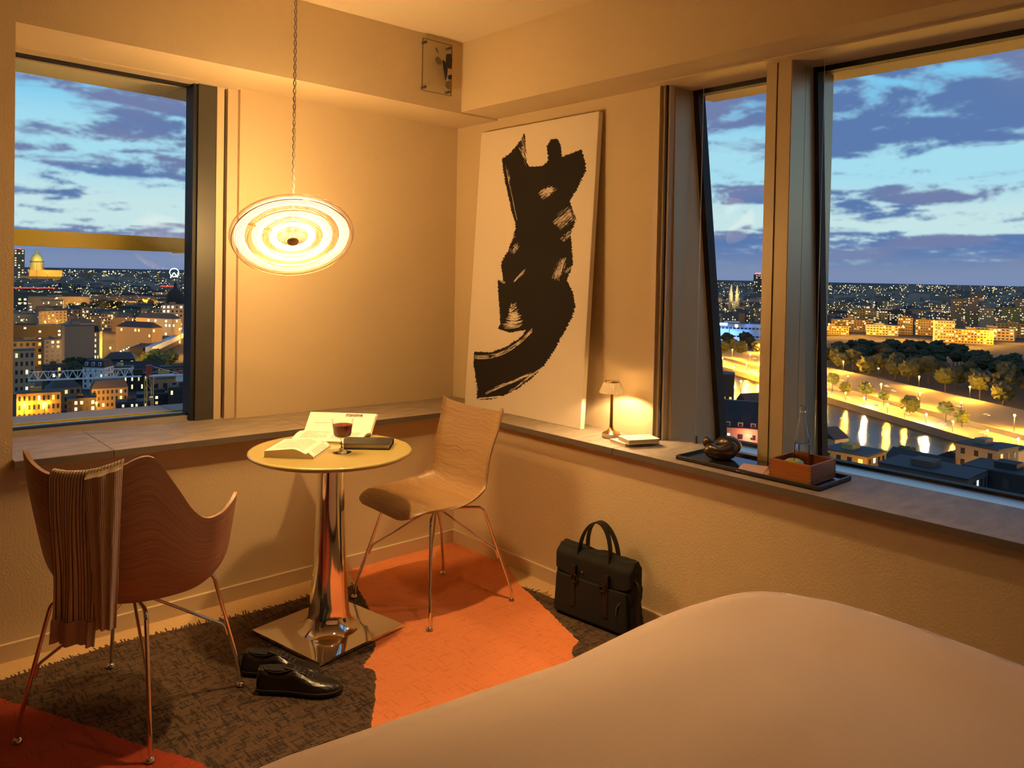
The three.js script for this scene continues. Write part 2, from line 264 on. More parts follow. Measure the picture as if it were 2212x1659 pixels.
// ---------- right window ----------
{
  const w = structGroup('window_2', 'wide right window with narrow sash, aluminium post and large pane');
  const Y0 = 0.69, Y1 = SOF + 0.004, zg = (y) => lerp(-0.58, -0.45, (y - 0.73) / (2.36 - 0.73));   // the glass leans with the facade
  const vert = (name, x0, x1, z0, z1, mat, y0 = SILL - 0.02) => add(name, box(x0, x1, y0, Y1, z0, z1), mat, w);
  vert('reveal_trim', 1.14, 1.168, -0.48, -0.236, M.paint);
  vert('reveal_trim', 1.168, 1.186, -0.48, -0.256, M.paint);
  vert('slot_gasket', 1.186, 1.197, -0.48, -0.252, M.gasket);
  vert('reveal_trim', 1.197, 1.206, -0.48, -0.262, M.paint);
  const slant = (name, xa, xb, wa, dz0, dz1, mat) => add(name, hexa([[xb, SILL - 0.02, zg(0.73) + dz1], [xb + wa, SILL - 0.02, zg(0.73) + dz1], [xb + wa, SILL - 0.02, zg(0.73) + dz0], [xb, SILL - 0.02, zg(0.73) + dz0], [xa, Y1, zg(2.36) + dz1], [xa + wa, Y1, zg(2.36) + dz1], [xa + wa, Y1, zg(2.36) + dz0], [xa, Y1, zg(2.36) + dz0]]), mat, w);
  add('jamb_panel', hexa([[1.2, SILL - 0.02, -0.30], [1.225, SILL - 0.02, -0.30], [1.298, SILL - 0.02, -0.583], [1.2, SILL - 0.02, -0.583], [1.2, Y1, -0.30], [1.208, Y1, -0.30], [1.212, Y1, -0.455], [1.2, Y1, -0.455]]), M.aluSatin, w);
  slant('sash_gasket', 1.206, 1.292, 0.028, -0.04, 0.018, M.gasket);
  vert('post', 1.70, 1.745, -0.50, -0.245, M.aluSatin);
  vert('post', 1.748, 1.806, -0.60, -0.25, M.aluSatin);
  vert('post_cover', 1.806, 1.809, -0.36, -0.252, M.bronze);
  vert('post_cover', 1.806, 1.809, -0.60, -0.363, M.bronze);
  slant('pane_gasket', 1.806, 1.806, 0.022, -0.02, 0.03, M.gasket);
  add('head_rail', merge([box(1.14, 3.6, SOF - 0.006, SOF + 0.02, -0.38, -0.19)]), M.paint, w);
  add('head_rail', merge([box(1.14, 3.6, SOF - 0.004, SOF + 0.02, -0.7, -0.383)]), M.paint, w);
  add('head_gasket', box(1.2, 3.6, SOF - 0.026, SOF - 0.004, -0.475, -0.43), M.gasket, w);
  add('outer_rail', hexa([[1.2, 0.62, -0.36], [3.6, 0.62, -0.36], [3.6, 0.62, -0.62], [1.2, 0.62, -0.62], [1.2, SILL - 0.012, -0.36], [3.6, SILL - 0.012, -0.36], [3.6, SILL - 0.022, -0.62], [1.2, SILL - 0.022, -0.62]]), M.alu, w);
  for (const [x0, x1] of [[1.29, 1.72], [1.81, 3.6]]) {
    add('pane', hexa([[x0, SILL - 0.02, zg(0.71) + 0.003], [x1, SILL - 0.02, zg(0.71) + 0.003], [x1, SILL - 0.02, zg(0.71) - 0.003], [x0, SILL - 0.02, zg(0.71) - 0.003], [x0 === 1.29 ? 1.21 : x0, Y1, zg(2.366) + 0.003], [x1, Y1, zg(2.366) + 0.003], [x1, Y1, zg(2.366) - 0.003], [x0 === 1.29 ? 1.21 : x0, Y1, zg(2.366) - 0.003]]), M.glass, w);
    add('bottom_gasket', box(x0, x1, SILL - 0.03, SILL - 0.008, zg(0.72) - 0.02, zg(0.72) + 0.02), M.gasket, w);
  }
  for (const [x, z] of [[1.335, -0.335], [1.90, -0.335]]) { add('blind_wire', rod([x, SILL, z], [x, Y1, z], 0.0011, 6), M.alu, w); add('wire_clip', rbox(0.016, 0.034, 0.014, 0.003).translate(x, SILL + 0.017, z), M.frameGrey, w); }
}
// ---------- lamps ----------
const WARM = lin(1, 0.60, 0.235);
// pendant: tilted disc of ribbed glass rings
{
  const P = [0.338, 1.623, 1.151], R = 0.2495;
  const t = thing('pendant_lamp', 'round ribbed-glass pendant lamp, lit, hanging on a twisted cord', 'lamp', P);
  const d = new THREE.Group(); d.name = 'shade_disc'; t.add(d);
  // the disc leans: its face looks down towards the bed
  const toEye = V(EYE.x - P[0], 0, EYE.z - P[2]).normalize();
  const n = toEye.clone().multiplyScalar(0.62).add(V(0, -0.80, 0)).add(V(0.669, 0, -0.743).multiplyScalar(0.07)).normalize();
  d.quaternion.setFromUnitVectors(V(0, -1, 0), n);
  const glowMat = std(lin(1, 0.9, 0.7), 0.4, { emissive: lin(1, 0.91, 0.74), emissiveIntensity: 1.15 });
  const rib = phys(lin(1, 0.97, 0.92), 0.02, { transmission: 1, thickness: 0, ior: 1.5 });
  // glass dishes: two shallow lathe shells with ring ribs
  const prof = (sgn) => { const p = []; for (let i = 0; i <= 120; i++) { const r = 0.025 + (R - 0.025) * i / 120; p.push([r, sgn * (0.034 * Math.sqrt(Math.max(0, 1 - (r / R) ** 2.2)) + 0.0016 * Math.sin(r * 620))]); } return p; };
  add('glass_dish', lathe(prof(-1), 96), rib, d); add('glass_dish', lathe(prof(1), 96), rib, d);
  add('rim', new THREE.TorusGeometry(R, 0.0045, 8, 96).rotateX(Math.PI / 2), phys(lin(1, 0.93, 0.82), 0.05, { transmission: 0.7, thickness: 0, ior: 1.5 }), d);
  for (const [r, a] of [[0.213, 0.021], [0.144, 0.020], [0.080, 0.0155]]) add('light_tube', new THREE.TorusGeometry(r, a, 12, 96).rotateX(Math.PI / 2).scale(1, 0.55, 1), glowMat, d);
  for (const r of [0.180, 0.113, 0.243]) add('ring_band', new THREE.TorusGeometry(r, 0.0022, 8, 96).rotateX(Math.PI / 2).translate(0, -0.02, 0), M.brass, d);
  add('centre_cap', lathe([[0, -0.040], [0.016, -0.039], [0.025, -0.034], [0.027, -0.026], [0.022, -0.02], [0, -0.02]], 32), std(lin(0.30, 0.19, 0.09), 0.4, { metalness: 0.4 }), d);
  add('glass_ribs', merge(Array.from({ length: 26 }, (_, i) => { const r = 0.05 + i * 0.0074; return new THREE.TorusGeometry(r, 0.0008, 5, 80).rotateX(Math.PI / 2).translate(0, -0.0345 * Math.sqrt(Math.max(0.02, 1 - (r / R) ** 2.2)) - 0.001, 0); })), std(lin(0.78, 0.56, 0.30), 0.35), d);
  add('spoke', rod([0, 0.0, 0.03], [0, 0.0, 0.22], 0.006), M.brass, d); 
  for (const sg of [-1, 1]) {   // the disc shines from both faces
    const L = new THREE.RectAreaLight(WARM, sg > 0 ? 8 : 13, 0.36, 0.36); L.position.copy(n).multiplyScalar(sg * 0.05); L.lookAt(L.position.clone().multiplyScalar(2)); 
    L.quaternion.setFromUnitVectors(V(0, 0, -1), n.clone().multiplyScalar(sg)); t.add(L);
  }
  { const L = new THREE.PointLight(WARM, 3.5); L.shadow.radius = 8; L.castShadow = true; t.add(L); }
  // twisted cord
  const h = CEIL - P[1], pts = []; for (let i = 0; i <= 90; i++) { const y = 0.02 + (h - 0.02) * i / 90, a = i * 1.15; pts.push([Math.cos(a) * 0.0048, y, Math.sin(a) * 0.0048]); }
  add('cord', tube(pts, 0.0023, 420, 6), std(lin(0.34, 0.31, 0.27), 0.4), t);
  add('cord', tube(pts.map(([x, y, z]) => [-x, y, -z]), 0.0023, 420, 6), std(lin(0.34, 0.31, 0.27), 0.4), t);
  add('ceiling_rose', cyl(0.03, 0.04, 0.02, 32).translate(0, h - 0.02, 0), M.alu, t);
}
// brass lamp on the ledge
{
  const t = thing('table_lamp', 'small lit brass table lamp with pleated cream shade on the ledge', 'lamp', [1.017, SILL, -0.122]);
  add('base', lathe([[0, 0.001], [0.040, 0.001], [0.043, 0.006], [0.043, 0.018], [0.040, 0.021]], 48), phys(lin(0.85, 0.72, 0.5), 0.25, { transmission: 0.3, thickness: 0 }), t);
  add('stem', lathe([[0.041, 0.021], [0.034, 0.026], [0.022, 0.032], [0.013, 0.042], [0.0085, 0.058], [0.0075, 0.12], [0.0066, 0.215], [0.0066, 0.238], [0, 0.238]], 40), M.brass, t);
  // pleated shade
  const N = 72, pos = [], idx = [], pr = [[0.037, 0.259], [0.045, 0.243], [0.053, 0.226], [0.0585, 0.210]];
  pr.forEach(([r, y]) => { for (let i = 0; i <= N * 2; i++) { const a = i / (N * 2) * Math.PI * 2, q = r + (i % 2 ? 0.0013 : 0); pos.push(Math.cos(a) * q, y, Math.sin(a) * q); } });
  for (let j = 0; j < pr.length - 1; j++) for (let i = 0; i < N * 2; i++) { const a = j * (N * 2 + 1) + i, b = a + N * 2 + 1; idx.push(a, b, a + 1, a + 1, b, b + 1); }
  const g = new THREE.BufferGeometry(); g.setAttribute('position', new THREE.Float32BufferAttribute(pos, 3)); g.setIndex(idx);
  add('lamp_shade', toCreasedNormals(g, 0.3), phys(lin(0.86, 0.74, 0.50), 0.95, { transmission: 0.62, thickness: 0 }), t);
  add('shade_cap', lathe([[0, 0.2655], [0.030, 0.2655], [0.036, 0.2645], [0.0365, 0.257], [0.034, 0.2565]], 40), M.brass, t);
  add('bulb', new THREE.SphereGeometry(0.010, 16, 10).translate(0, 0.236, 0), std(lin(1, 0.9, 0.7), 0.5, { emissive: lin(1, 0.75, 0.42), emissiveIntensity: 6 }), t);
  const L = new THREE.PointLight(lin(1, 0.64, 0.30), 1.9); L.position.set(0, 0.236, 0); L.shadow.radius = 0.5; L.castShadow = true; t.add(L);
}

// ceiling downlights added above the frame to brighten floor and bed
for (const [x, z, k, label] of [[1.05, 1.0, 12.5, 'added unseen ceiling downlight brightening the table and floor'], [2.0, 0.9, 4.5, 'added unseen ceiling downlight brightening the bed']]) {
  const t = thing('added_downlight', label, 'lamp', [x, CEIL, z]);
  add('trim_ring', new THREE.TorusGeometry(0.045, 0.005, 10, 40).rotateX(Math.PI / 2).translate(0, -0.003, 0), M.paint, t);
  add('lamp_face', new THREE.CylinderGeometry(0.04, 0.04, 0.004, 32).translate(0, -0.003, 0), std(lin(1, 0.9, 0.7), 0.5, { emissive: lin(1, 0.75, 0.42), emissiveIntensity: 3 }), t);
  const L = new THREE.SpotLight(lin(1, 0.60, 0.24), k, 0, 0.72, 0.7); L.position.set(0, -0.02, 0); L.target.position.set(0, -2, 0); L.shadow.radius = 2; L.castShadow = true; t.add(L, L.target);
}
// ---------- chairs ----------
const woodTex = (seed, base, d1, d2) => canvasTex(1024, 1024, (g, W) => {
  const r = rng(seed); g.fillStyle = base; g.fillRect(0, 0, W, W);
  for (let i = 0; i < 900; i++) { const y0 = r() * W, a = 8 + r() * 30, ph = r() * 6, al = 0.05 + r() * 0.13; g.strokeStyle = (r() < 0.6 ? d1 : d2).replace('A', al.toFixed(2)); g.lineWidth = 0.6 + r() * 2.4; g.beginPath(); for (let x = 0; x <= W; x += 16) { const y = y0 + a * Math.sin(x * 0.0035 + ph) + 10 * n2(x * 0.004, y0 * 0.004); x ? g.lineTo(x, y) : g.moveTo(x, y); } g.stroke(); }
  for (let i = 0; i < 5000; i++) { g.fillStyle = `rgba(50,25,8,${0.05 + r() * 0.1})`; g.fillRect(r() * W, r() * W, 10 + r() * 40, 1); }
});
const oak = phys(0xffffff, 0.42, { map: woodTex(21, '#a28259', 'rgba(88,50,18,A)', 'rgba(222,170,104,A)'), clearcoat: 0.25, clearcoatRoughness: 0.35 });
const darkwood = phys(0xffffff, 0.45, { map: woodTex(22, '#bd9b7b', 'rgba(110,66,34,A)', 'rgba(196,140,92,A)'), clearcoat: 0.2, clearcoatRoughness: 0.4 });
// four chrome legs, braces and hub. feet: local [x, z]; tops where each leg meets the frame under the seat
function legs(t, feet, tops, yTop, hubY) {
  const r = 0.0068;
  add('hub', merge([lathe([[0, hubY - 0.012], [0.02, hubY - 0.012], [0.03, hubY - 0.004], [0.03, hubY + 0.006], [0, hubY + 0.006]], 24)]), M.chrome, t);
  feet.forEach(([fx, fz], i) => {
    const [tx, tz] = tops[i], k = 0.055 / yTop, low = [fx + (tx - fx) * 0.03, 0.055, fz + (tz - fz) * 0.03];
    const leg = add('leg', bent([[tx * 0.12, hubY, tz * 0.12], [tx, yTop, tz], low, [fx, 0.006, fz]], r, 0.028), M.chrome, t);
    const f = 0.52, m = [lerp(tx, low[0], f), lerp(yTop, low[1], f), lerp(tz, low[2], f)], inn = 0.965;
    const g = 0.62, m2 = [lerp(tx, low[0], g), lerp(yTop, low[1], g), lerp(tz, low[2], g)];
    add('brace', bent([[tx * 0.08, hubY - 0.006, tz * 0.08], [m[0] * inn, m[1], m[2] * inn], [m2[0] * inn, m2[1], m2[2] * inn]], 0.0052, 0.012), M.chrome, t);
    add('foot_glide', lathe([[0, 0.002], [0.014, 0.002], [0.0155, 0.006], [0.012, 0.012], [0.007, 0.017], [0, 0.017]], 20).translate(fx, 0, fz), M.chrome, t);
  });
}
// armless chair in the corner, seat front towards +z
{
  const c = V(0.568, 0, 0.548), turn = -0.03;
  const t = thing('side_chair', 'oak-veneer shell chair without arms on chrome legs, in the corner', 'chair', [c.x, 0, c.z], turn);
  const prof = [[0.262, 0.448], [0.255, 0.470], [0.228, 0.486], [0.17, 0.488], [0.07, 0.468], [-0.04, 0.452], [-0.12, 0.457], [-0.178, 0.486], [-0.212, 0.55], [-0.238, 0.64], [-0.262, 0.74], [-0.285, 0.842]].map(([z, y]) => V(0, y, z));
  const curve = new THREE.CatmullRomCurve3(prof, false, 'centripetal');
  const half = spline([[0, 0.21], [0.1, 0.228], [0.2, 0.243], [0.36, 0.243], [0.5, 0.225], [0.62, 0.21], [0.8, 0.21], [0.93, 0.22], [1, 0.226]]);
  const wrapB = spline([[0, 0], [0.35, 0.0], [0.55, 0.03], [0.75, 0.065], [1, 0.05]]);      // sides of the back come forward
  const dish = spline([[0, -0.02], [0.12, -0.012], [0.3, 0.02], [0.5, 0.05], [0.65, 0.02], [1, 0.0]]);   // sides of the seat rise or fall
  const topEdge = (v) => 0.012 * v * v * v * v + 0.006 * Math.abs(v);
  const f = (u, j) => { const v = (j * 2 - 1) * Math.sqrt(clamp(1 - (1 - Math.min(1, (u + 0.012) / 0.10)) ** 2.4)), p = curve.getPointAt(u), e = sm(0.9, 1, u); return V(half(u) * Math.sin(v * 1.45) / Math.sin(1.45), p.y + dish(u) * v * v + e * topEdge(v) * 2, p.z + wrapB(u) * v * v - (u < 0.04 ? 0.03 * v * v : 0.03 * v * v * (1 - sm(0.04, 0.2, u)))); };
  add('shell', sheet(f, 110, 36, 0.011).translate(-0.03, 0, 0.022), oak, t);
  // feet as they stand, in the chair's own axes
  const own = (x, z) => { const q = V(x - c.x, 0, z - c.z).applyAxisAngle(V(0, 1, 0), -turn); return [q.x, q.z]; };
  legs(t, [own(0.321, 0.818), own(0.804, 0.748), own(0.797, 0.286), own(0.352, 0.338)], [[-0.175, 0.16], [0.175, 0.15], [0.165, -0.14], [-0.165, -0.13]], 0.436, 0.418);
}
// armchair at the left, seen from behind, a shirt over its back
const ARM = { c: V(0.665, 0, 1.865), turn: 0 };
const rimY = spline([[0, 0.865], [15, 0.873], [30, 0.897], [42, 0.922], [49, 0.908], [58, 0.82], [66, 0.735], [74, 0.694], [84, 0.698], [95, 0.718], [106, 0.732], [113, 0.732], [117, 0.712], [119.5, 0.66], [122, 0.575], [125, 0.50], [130, 0.458], [140, 0.447], [150, 0.44], [180, 0.437]]);
function armShell(theta, s) {   // theta in degrees from the middle of the back (local -z), s from the seat's middle to the rim
  const a = theta * Math.PI / 180, th = Math.abs(theta), front = sm(100, 140, th);
  const R0x = 0.235, R0z = lerp(0.20, 0.262, front), seat = 0.56;
  let k, y;
  const rim = rimY(th);
  if (s < seat) { const q = s / seat; k = q * 0.86; y = 0.425 + 0.02 * q * q * q; }
  else {
    const q = (s - seat) / (1 - seat), rise = rim - 0.445;
    k = 0.86 + 0.14 * Math.sin(Math.min(1, q * 2.2) * Math.PI / 2) + q * 0.25 * sm(0.05, 0.4, rise);
    y = 0.445 + rise * Math.pow(q, 1.35);
  }
  const arms = 1 + 0.20 * sm(52, 88, th) * (1 - sm(121, 138, th)) * Math.sin(clamp((s - seat * 0.9) / (1 - seat) * 1.5) * Math.PI / 2);
  return V(Math.sin(a) * R0x * k * arms, y, -Math.cos(a) * R0z * k - 0.055 * sm(0.6, 1, s) * (1 - sm(40, 75, th)) * 1.0);
}
{
  const fwd = V(-0.62, 0, -0.78).normalize(); ARM.turn = Math.atan2(fwd.x, fwd.z);
  const t = thing('armchair', 'brown wood-veneer shell armchair on chrome legs, seen from behind', 'chair', [ARM.c.x, 0, ARM.c.z], ARM.turn);
  add('shell', sheet((u, v) => armShell(v * 360 - 180, 0.02 + u * 0.98), 60, 150, 0.011, true, false), darkwood, t);
  const own = (x, z) => { const q = V(x - ARM.c.x, 0, z - ARM.c.z).applyAxisAngle(V(0, 1, 0), -ARM.turn); return [q.x, q.z]; };
  legs(t, [own(0.613, 2.181), own(0.974, 1.901), own(0.729, 1.519), own(0.30, 1.829)], [own(0.613, 2.181), own(0.974, 1.901), own(0.729, 1.519), own(0.30, 1.829)].map(([x, z]) => [x * 0.72, z * 0.72]), 0.425, 0.405);
}
// striped shirt hanging over the armchair's back
{
  const stripe = (horizontal) => canvasTex(512, 512, (g, W) => { g.fillStyle = '#eadabf'; g.fillRect(0, 0, W, W); for (let i = 0; i < 16; i++) { g.fillStyle = '#5b3a2a'; const p = i * W / 16; horizontal ? g.fillRect(0, p, W, W / 58) : g.fillRect(p, 0, W / 58, W); g.fillStyle = 'rgba(120,84,60,0.35)'; horizontal ? g.fillRect(0, p + 14, W, 3) : g.fillRect(p + 14, 0, 3, W); } });
  const cloth = std(0xffffff, 0.9, { map: stripe(false), side: THREE.DoubleSide }), clothH = std(0xffffff, 0.9, { map: stripe(true), side: THREE.DoubleSide });
  cloth.map.repeat.set(1.5, 1); clothH.map.repeat.set(1, 0.9);
  const t = thing('striped_shirt', 'pale striped shirt draped over the back of the brown armchair', 'shirt', [ARM.c.x, 0, ARM.c.z], ARM.turn);
  const thA = 9, thB = -32;   // along the back, seen from outside left to right
  const yEnd = 0.375;
  const path = (th, q, off) => {   // q from inside (0) over the rim (0.25) down outside to 1
    const rim = armShell(th, 1), rad = V(rim.x, 0, rim.z).normalize();
    if (q < 0.22) { const s = 1 - (0.22 - q) * 1.3, p = armShell(th, s); return p.addScaledVector(rad, -0.012 - off * 0.3).setY(p.y + 0.004); }
    if (q < 0.30) { const a = (q - 0.22) / 0.08 * Math.PI; return rim.clone().add(V(0, 0.006 + 0.012 * Math.sin(a), 0)).addScaledVector(rad, -0.012 * Math.cos(a)); }
    const d = (q - 0.30) / 0.70, y = rim.y - d * (rim.y - yEnd);
    return V(rim.x, y, rim.z).addScaledVector(rad, 0.014 + off - 0.02 * sm(0.1, 0.7, d));
  };
  const fold = (v, q) => { const d = clamp((q - 0.25) / 0.75); return d * (0.010 * Math.sin(v * 21 + 1.2 * d) + 0.006 * Math.sin(v * 46 + 2 + d * 3)) + 0.012 * d * sm(0.62, 0.72, v) * (1 - sm(0.86, 0.92, v)) + 0.004; };
  const width = (q, v) => lerp(thA, lerp(thB, thB + 5, clamp((q - 0.3) / 0.7)), v);
  const body = (u, v) => path(width(u, v) - 2.2 * clamp(u - 0.3) * Math.sin(v * 9 + u * 3), u, fold(v, u));
  add('sleeve_cloth', sheet((u, v) => body(u * 0.905, v), 110, 90, 0.0025), cloth, t);
  add('cuff', sheet((u, v) => { const p = body(0.9 + u * 0.1, 0.03 + v * 0.72); const rim = armShell(width(1, v), 1), rad = V(rim.x, 0, rim.z).normalize(); return p.addScaledVector(rad, 0.004 + 0.003 * Math.sin(v * 3)); }, 20, 60, 0.004), clothH, t);
  const bp = body(0.955, 0.34), rr = armShell(width(1, 0.34), 1), rad = V(rr.x, 0, rr.z).normalize();
  add('cuff_button', new THREE.CylinderGeometry(0.006, 0.006, 0.002, 16).applyQuaternion(new THREE.Quaternion().setFromUnitVectors(V(0, 1, 0), rad)).translate(...bp.addScaledVector(rad, 0.010).toArray()), std(lin(0.6, 0.5, 0.38), 0.3), t);
  // a second fold of cloth doubled over on the right side
  add('folded_sleeve', sheet((u, v) => { const q = 0.27 + u * 0.66, th = lerp(-13 - 6 * u, -32 + 3 * u, v); return path(th, q, 0.018 + 0.010 * Math.sin(v * 3.1) + 0.006 * Math.sin(v * 17 + u * 2)); }, 80, 40, 0.0025), cloth, t);
}
// ---------- bistro table ----------
const TABLE = V(0.545, 0, 1.07), TT = 0.752;
{
  const t = thing('bistro_table', 'round pale yellow lacquered table on a polished chrome pedestal', 'table', [TABLE.x, 0, TABLE.z], 0);
  add('table_top', lathe([[0, TT - 0.03], [0.20, TT - 0.029], [0.285, TT - 0.026], [0.318, TT - 0.019], [0.329, TT - 0.010], [0.328, TT - 0.004], [0.322, TT - 0.0005], [0.31, TT], [0, TT]], 96), phys(lin(0.46, 0.37, 0.125), 0.22, { clearcoat: 0.6, clearcoatRoughness: 0.08 }), t);
  add('pedestal', lathe([[0, TT - 0.03], [0.052, TT - 0.03], [0.052, 0.70], [0.054, 0.6], [0.060, 0.42], [0.068, 0.26], [0.078, 0.12], [0.083, 0.075], [0.093, 0.052], [0.106, 0.037], [0.118, 0.026], [0.13, 0.0205], [0.14, 0.0185]], 64), M.chrome, t);
  // square plate, pressed up gently to the middle
  const S = 0.215, plate = (u, v) => { const x = (u - 0.5) * 2, z = (v - 0.5) * 2, r = Math.max(Math.abs(x), Math.abs(z)); return V(x * S, 0.012 + 0.006 * (1 - r * r) + 0.0005 * Math.sin(6 * x + 3 * z), z * S); };
  add('base_plate', sheet((u, v) => plate(v, u), 24, 24, 0.011).rotateY(0.18), M.chrome, t);
}
// ---------- things on the table ----------
const paperTex = (seed, draw) => canvasTex(512, 512, (g, W) => { const r = rng(seed); g.fillStyle = '#efe6d2'; g.fillRect(0, 0, W, W); draw(g, W, r); });
const lines = (g, r, x0, x1, y0, y1, step, col = 'rgba(50,40,34,0.75)') => { for (let y = y0; y < y1; y += step) { let x = x0; const end = r() < 0.12 ? lerp(x0, x1, 0.3 + r() * 0.5) : x1; while (x < end) { const w = 5 + r() * 20; g.fillStyle = col; g.fillRect(x, y, Math.min(w, end - x), step * 0.42); x += w + 4; } } };
const pageA = std(0xffffff, 0.8, { map: paperTex(31, (g, W, r) => { lines(g, r, 60, 455, 60, 450, 15); }) });
const pageB = std(0xffffff, 0.8, { map: paperTex(32, (g, W, r) => { lines(g, r, 60, 455, 90, 430, 15); }) });
const magTop = std(0xffffff, 0.6, { map: paperTex(33, (g, W, r) => { lines(g, r, 60, 210, 330, 350, 9); g.fillStyle = '#8b8378'; g.fillRect(280, 40, 130, 120); for (let i = 0; i < 260; i++) { g.fillStyle = r() < 0.5 ? 'rgba(25,22,20,0.8)' : 'rgba(210,200,188,0.6)'; g.fillRect(280 + r() * 122, 40 + r() * 112, 4 + r() * 18, 3 + r() * 9); } }) });
const magLow = std(0xffffff, 0.6, { map: paperTex(34, (g, W, r) => { lines(g, r, 50, 240, 80, 430, 12); lines(g, r, 275, 465, 80, 430, 12); }) });
const edgePaper = std(lin(0.66, 0.54, 0.34), 0.85);
// one half of an open book: x from the spine outwards, z along the page; page surface arches
function pageBlock(w, l, h0, h1, arch) {
  const top = (u, v) => V(u * w, lerp(h0, h1, u) + arch * Math.sin(Math.min(1, u * 3.2) * Math.PI / 2) * (1 - u) * 2 * (u < 0.35 ? Math.sqrt(u / 0.35) : 1), (v - 0.5) * l);
  const n = 24, pos = [], g = new THREE.BufferGeometry(), quad = (a, b, c, d) => { for (const p of [a, b, c, a, c, d]) pos.push(p.x, p.y, p.z); };
  for (let i = 0; i < n; i++) { const a = top(i / n, 0), b = top((i + 1) / n, 0), c = top((i + 1) / n, 1), d = top(i / n, 1), z = (p) => V(p.x, 0.001, p.z); quad(z(a), z(b), b, a); quad(z(d), d, c, z(c)); }
  const a = top(1, 0), b = top(1, 1); quad(V(w, 0.001, -l / 2), V(w, 0.001, l / 2), b, a); const e = top(0, 0), f = top(0, 1); quad(V(0, 0.001, -l / 2), e, f, V(0, 0.001, l / 2)); quad(V(0, 0.001, -l / 2), V(0, 0.001, l / 2), V(w, 0.001, l / 2), V(w, 0.001, -l / 2));
  g.setAttribute('position', new THREE.Float32BufferAttribute(pos, 3)); g.computeVertexNormals();
  return { block: g, page: sheet((u, v) => top(v, 1 - u).add(V(0, 0.0008, 0)), 20, n, 0.0006) };
}
const screenDir = V(0.669, 0, -0.743);   // horizontal direction along which things stretch from left to right as the photograph sees them
const yawOf = (dx, dz) => Math.atan2(-dz, dx);   // turn that carries local +x onto (dx, dz)
{   // thick open paperback at the front
  const t = thing('open_paperback', 'thick open paperback lying face up at the table front', 'book', [0.565, TT, 1.155], yawOf(-0.72, 0.69));
  const a = pageBlock(0.165, 0.215, 0.018, 0.024, 0.012); add('page_block', a.block, edgePaper, t); add('page', a.page, pageA, t);
  const s = new THREE.Group(); s.name = 'right_half'; s.rotation.y = Math.PI; t.add(s);
  const b = pageBlock(0.03, 0.215, 0.016, 0.006, 0.008); add('page_block', b.block, edgePaper, s); add('page', b.page, pageB, s);
  add('cover', box(-0.034, 0.168, 0, 0.0012, -0.109, 0.109), std(lin(0.55, 0.45, 0.30), 0.7), t);
}
{   // large magazine propped open behind
  const t = thing('open_magazine', 'large open magazine with curled upper page behind the wine glass', 'magazine', [0.312, TT, 0.908], yawOf(0.72, -0.69));
  const W = 0.30;
  const low = (u, v) => V((v - 0.5) * W, 0.004 + 0.016 * Math.sin(Math.min(1, (1 - u) * 1.1) * Math.PI * 0.8) + 0.004, 0.01 + u * 0.17);
  const up = (u, v) => { const a = 0.5 + 1.35 * u, L = 0.115; return V((v - 0.5) * W * (1 + 0.02 * u), 0.010 + L * (u * 0.62 + 0.1 * Math.sin(u * Math.PI)), 0.012 - L * (0.55 * u + 0.28 * u * u) - 0.02 * Math.sin(u * 3.1)); };
  add('lower_page', sheet((u, v) => low(1 - u, v), 24, 16, 0.0015), magLow, t);
  add('upper_page', sheet((u, v) => up(u, v), 24, 16, 0.0015), magTop, t);
  add('page_block', sheet((u, v) => up(u, v).add(V(0.004, -0.006, -0.006 - 0.004 * u)), 24, 16, 0.007), edgePaper, t);
  add('page_block', sheet((u, v) => low(1 - u, v).setY(Math.max(0.003, low(1 - u, v).y - 0.006)), 24, 16, 0.005), edgePaper, t);
}
{   // black notebook
  const t = thing('black_notebook', 'closed black notebook with cream pages on the table edge', 'notebook', [0.592, TT, 0.93], yawOf(0.66, -0.75));
  add('page_block', rbox(0.195, 0.017, 0.118, 0.002).translate(0, 0.0125, -0.001), edgePaper, t);
  add('cover', rbox(0.205, 0.0035, 0.128, 0.0015).translate(0, 0.0228, 0), std(lin(0.022, 0.02, 0.018), 0.45), t);
  add('cover', rbox(0.205, 0.0035, 0.128, 0.0015).translate(0, 0.0022, 0), std(lin(0.022, 0.02, 0.018), 0.45), t);
  add('spine', rbox(0.205, 0.024, 0.003, 0.001).translate(0, 0.0125, -0.0635), M.black, t);
}
{   // stemmed glass of red wine
  const t = thing('wine_glass', 'short stemmed glass half full of red wine on the table', 'glass', [0.628, TT, 1.068]); t.scale.set(1.18, 1, 1.18);
  const clear = phys(lin(1, 1, 1), 0.0, { transmission: 1, thickness: 0, ior: 1.5 });
  const outer = [[0.0, 0.0006], [0.030, 0.0006], [0.031, 0.0022], [0.022, 0.0042], [0.009, 0.0075], [0.0052, 0.014], [0.0048, 0.03], [0.0052, 0.048], [0.008, 0.056], [0.018, 0.0605], [0.0275, 0.067], [0.031, 0.078], [0.0325, 0.095], [0.036, 0.125], [0.0372, 0.137]];
  const inner = [[0.0364, 0.137], [0.0352, 0.125], [0.0315, 0.095], [0.030, 0.078], [0.0265, 0.068], [0.017, 0.0625], [0.0, 0.061]];
  add('bowl', lathe([...outer.slice(8), ...inner], 64), clear, t);
  add('stem', lathe(outer.slice(0, 9), 48), phys(lin(1, 1, 1), 0.0, { transmission: 1, thickness: 0.003, ior: 1.32 }), t);
  add('wine', lathe([[0, 0.0614], [0.0168, 0.0628], [0.0262, 0.0684], [0.0297, 0.078], [0.0312, 0.095], [0.0331, 0.110], [0.0335, 0.1125], [0, 0.1125]], 56), phys(lin(0.20, 0.008, 0.022), 0.06, { transmission: 0.25, thickness: 0, ior: 1.34 }), t);
}
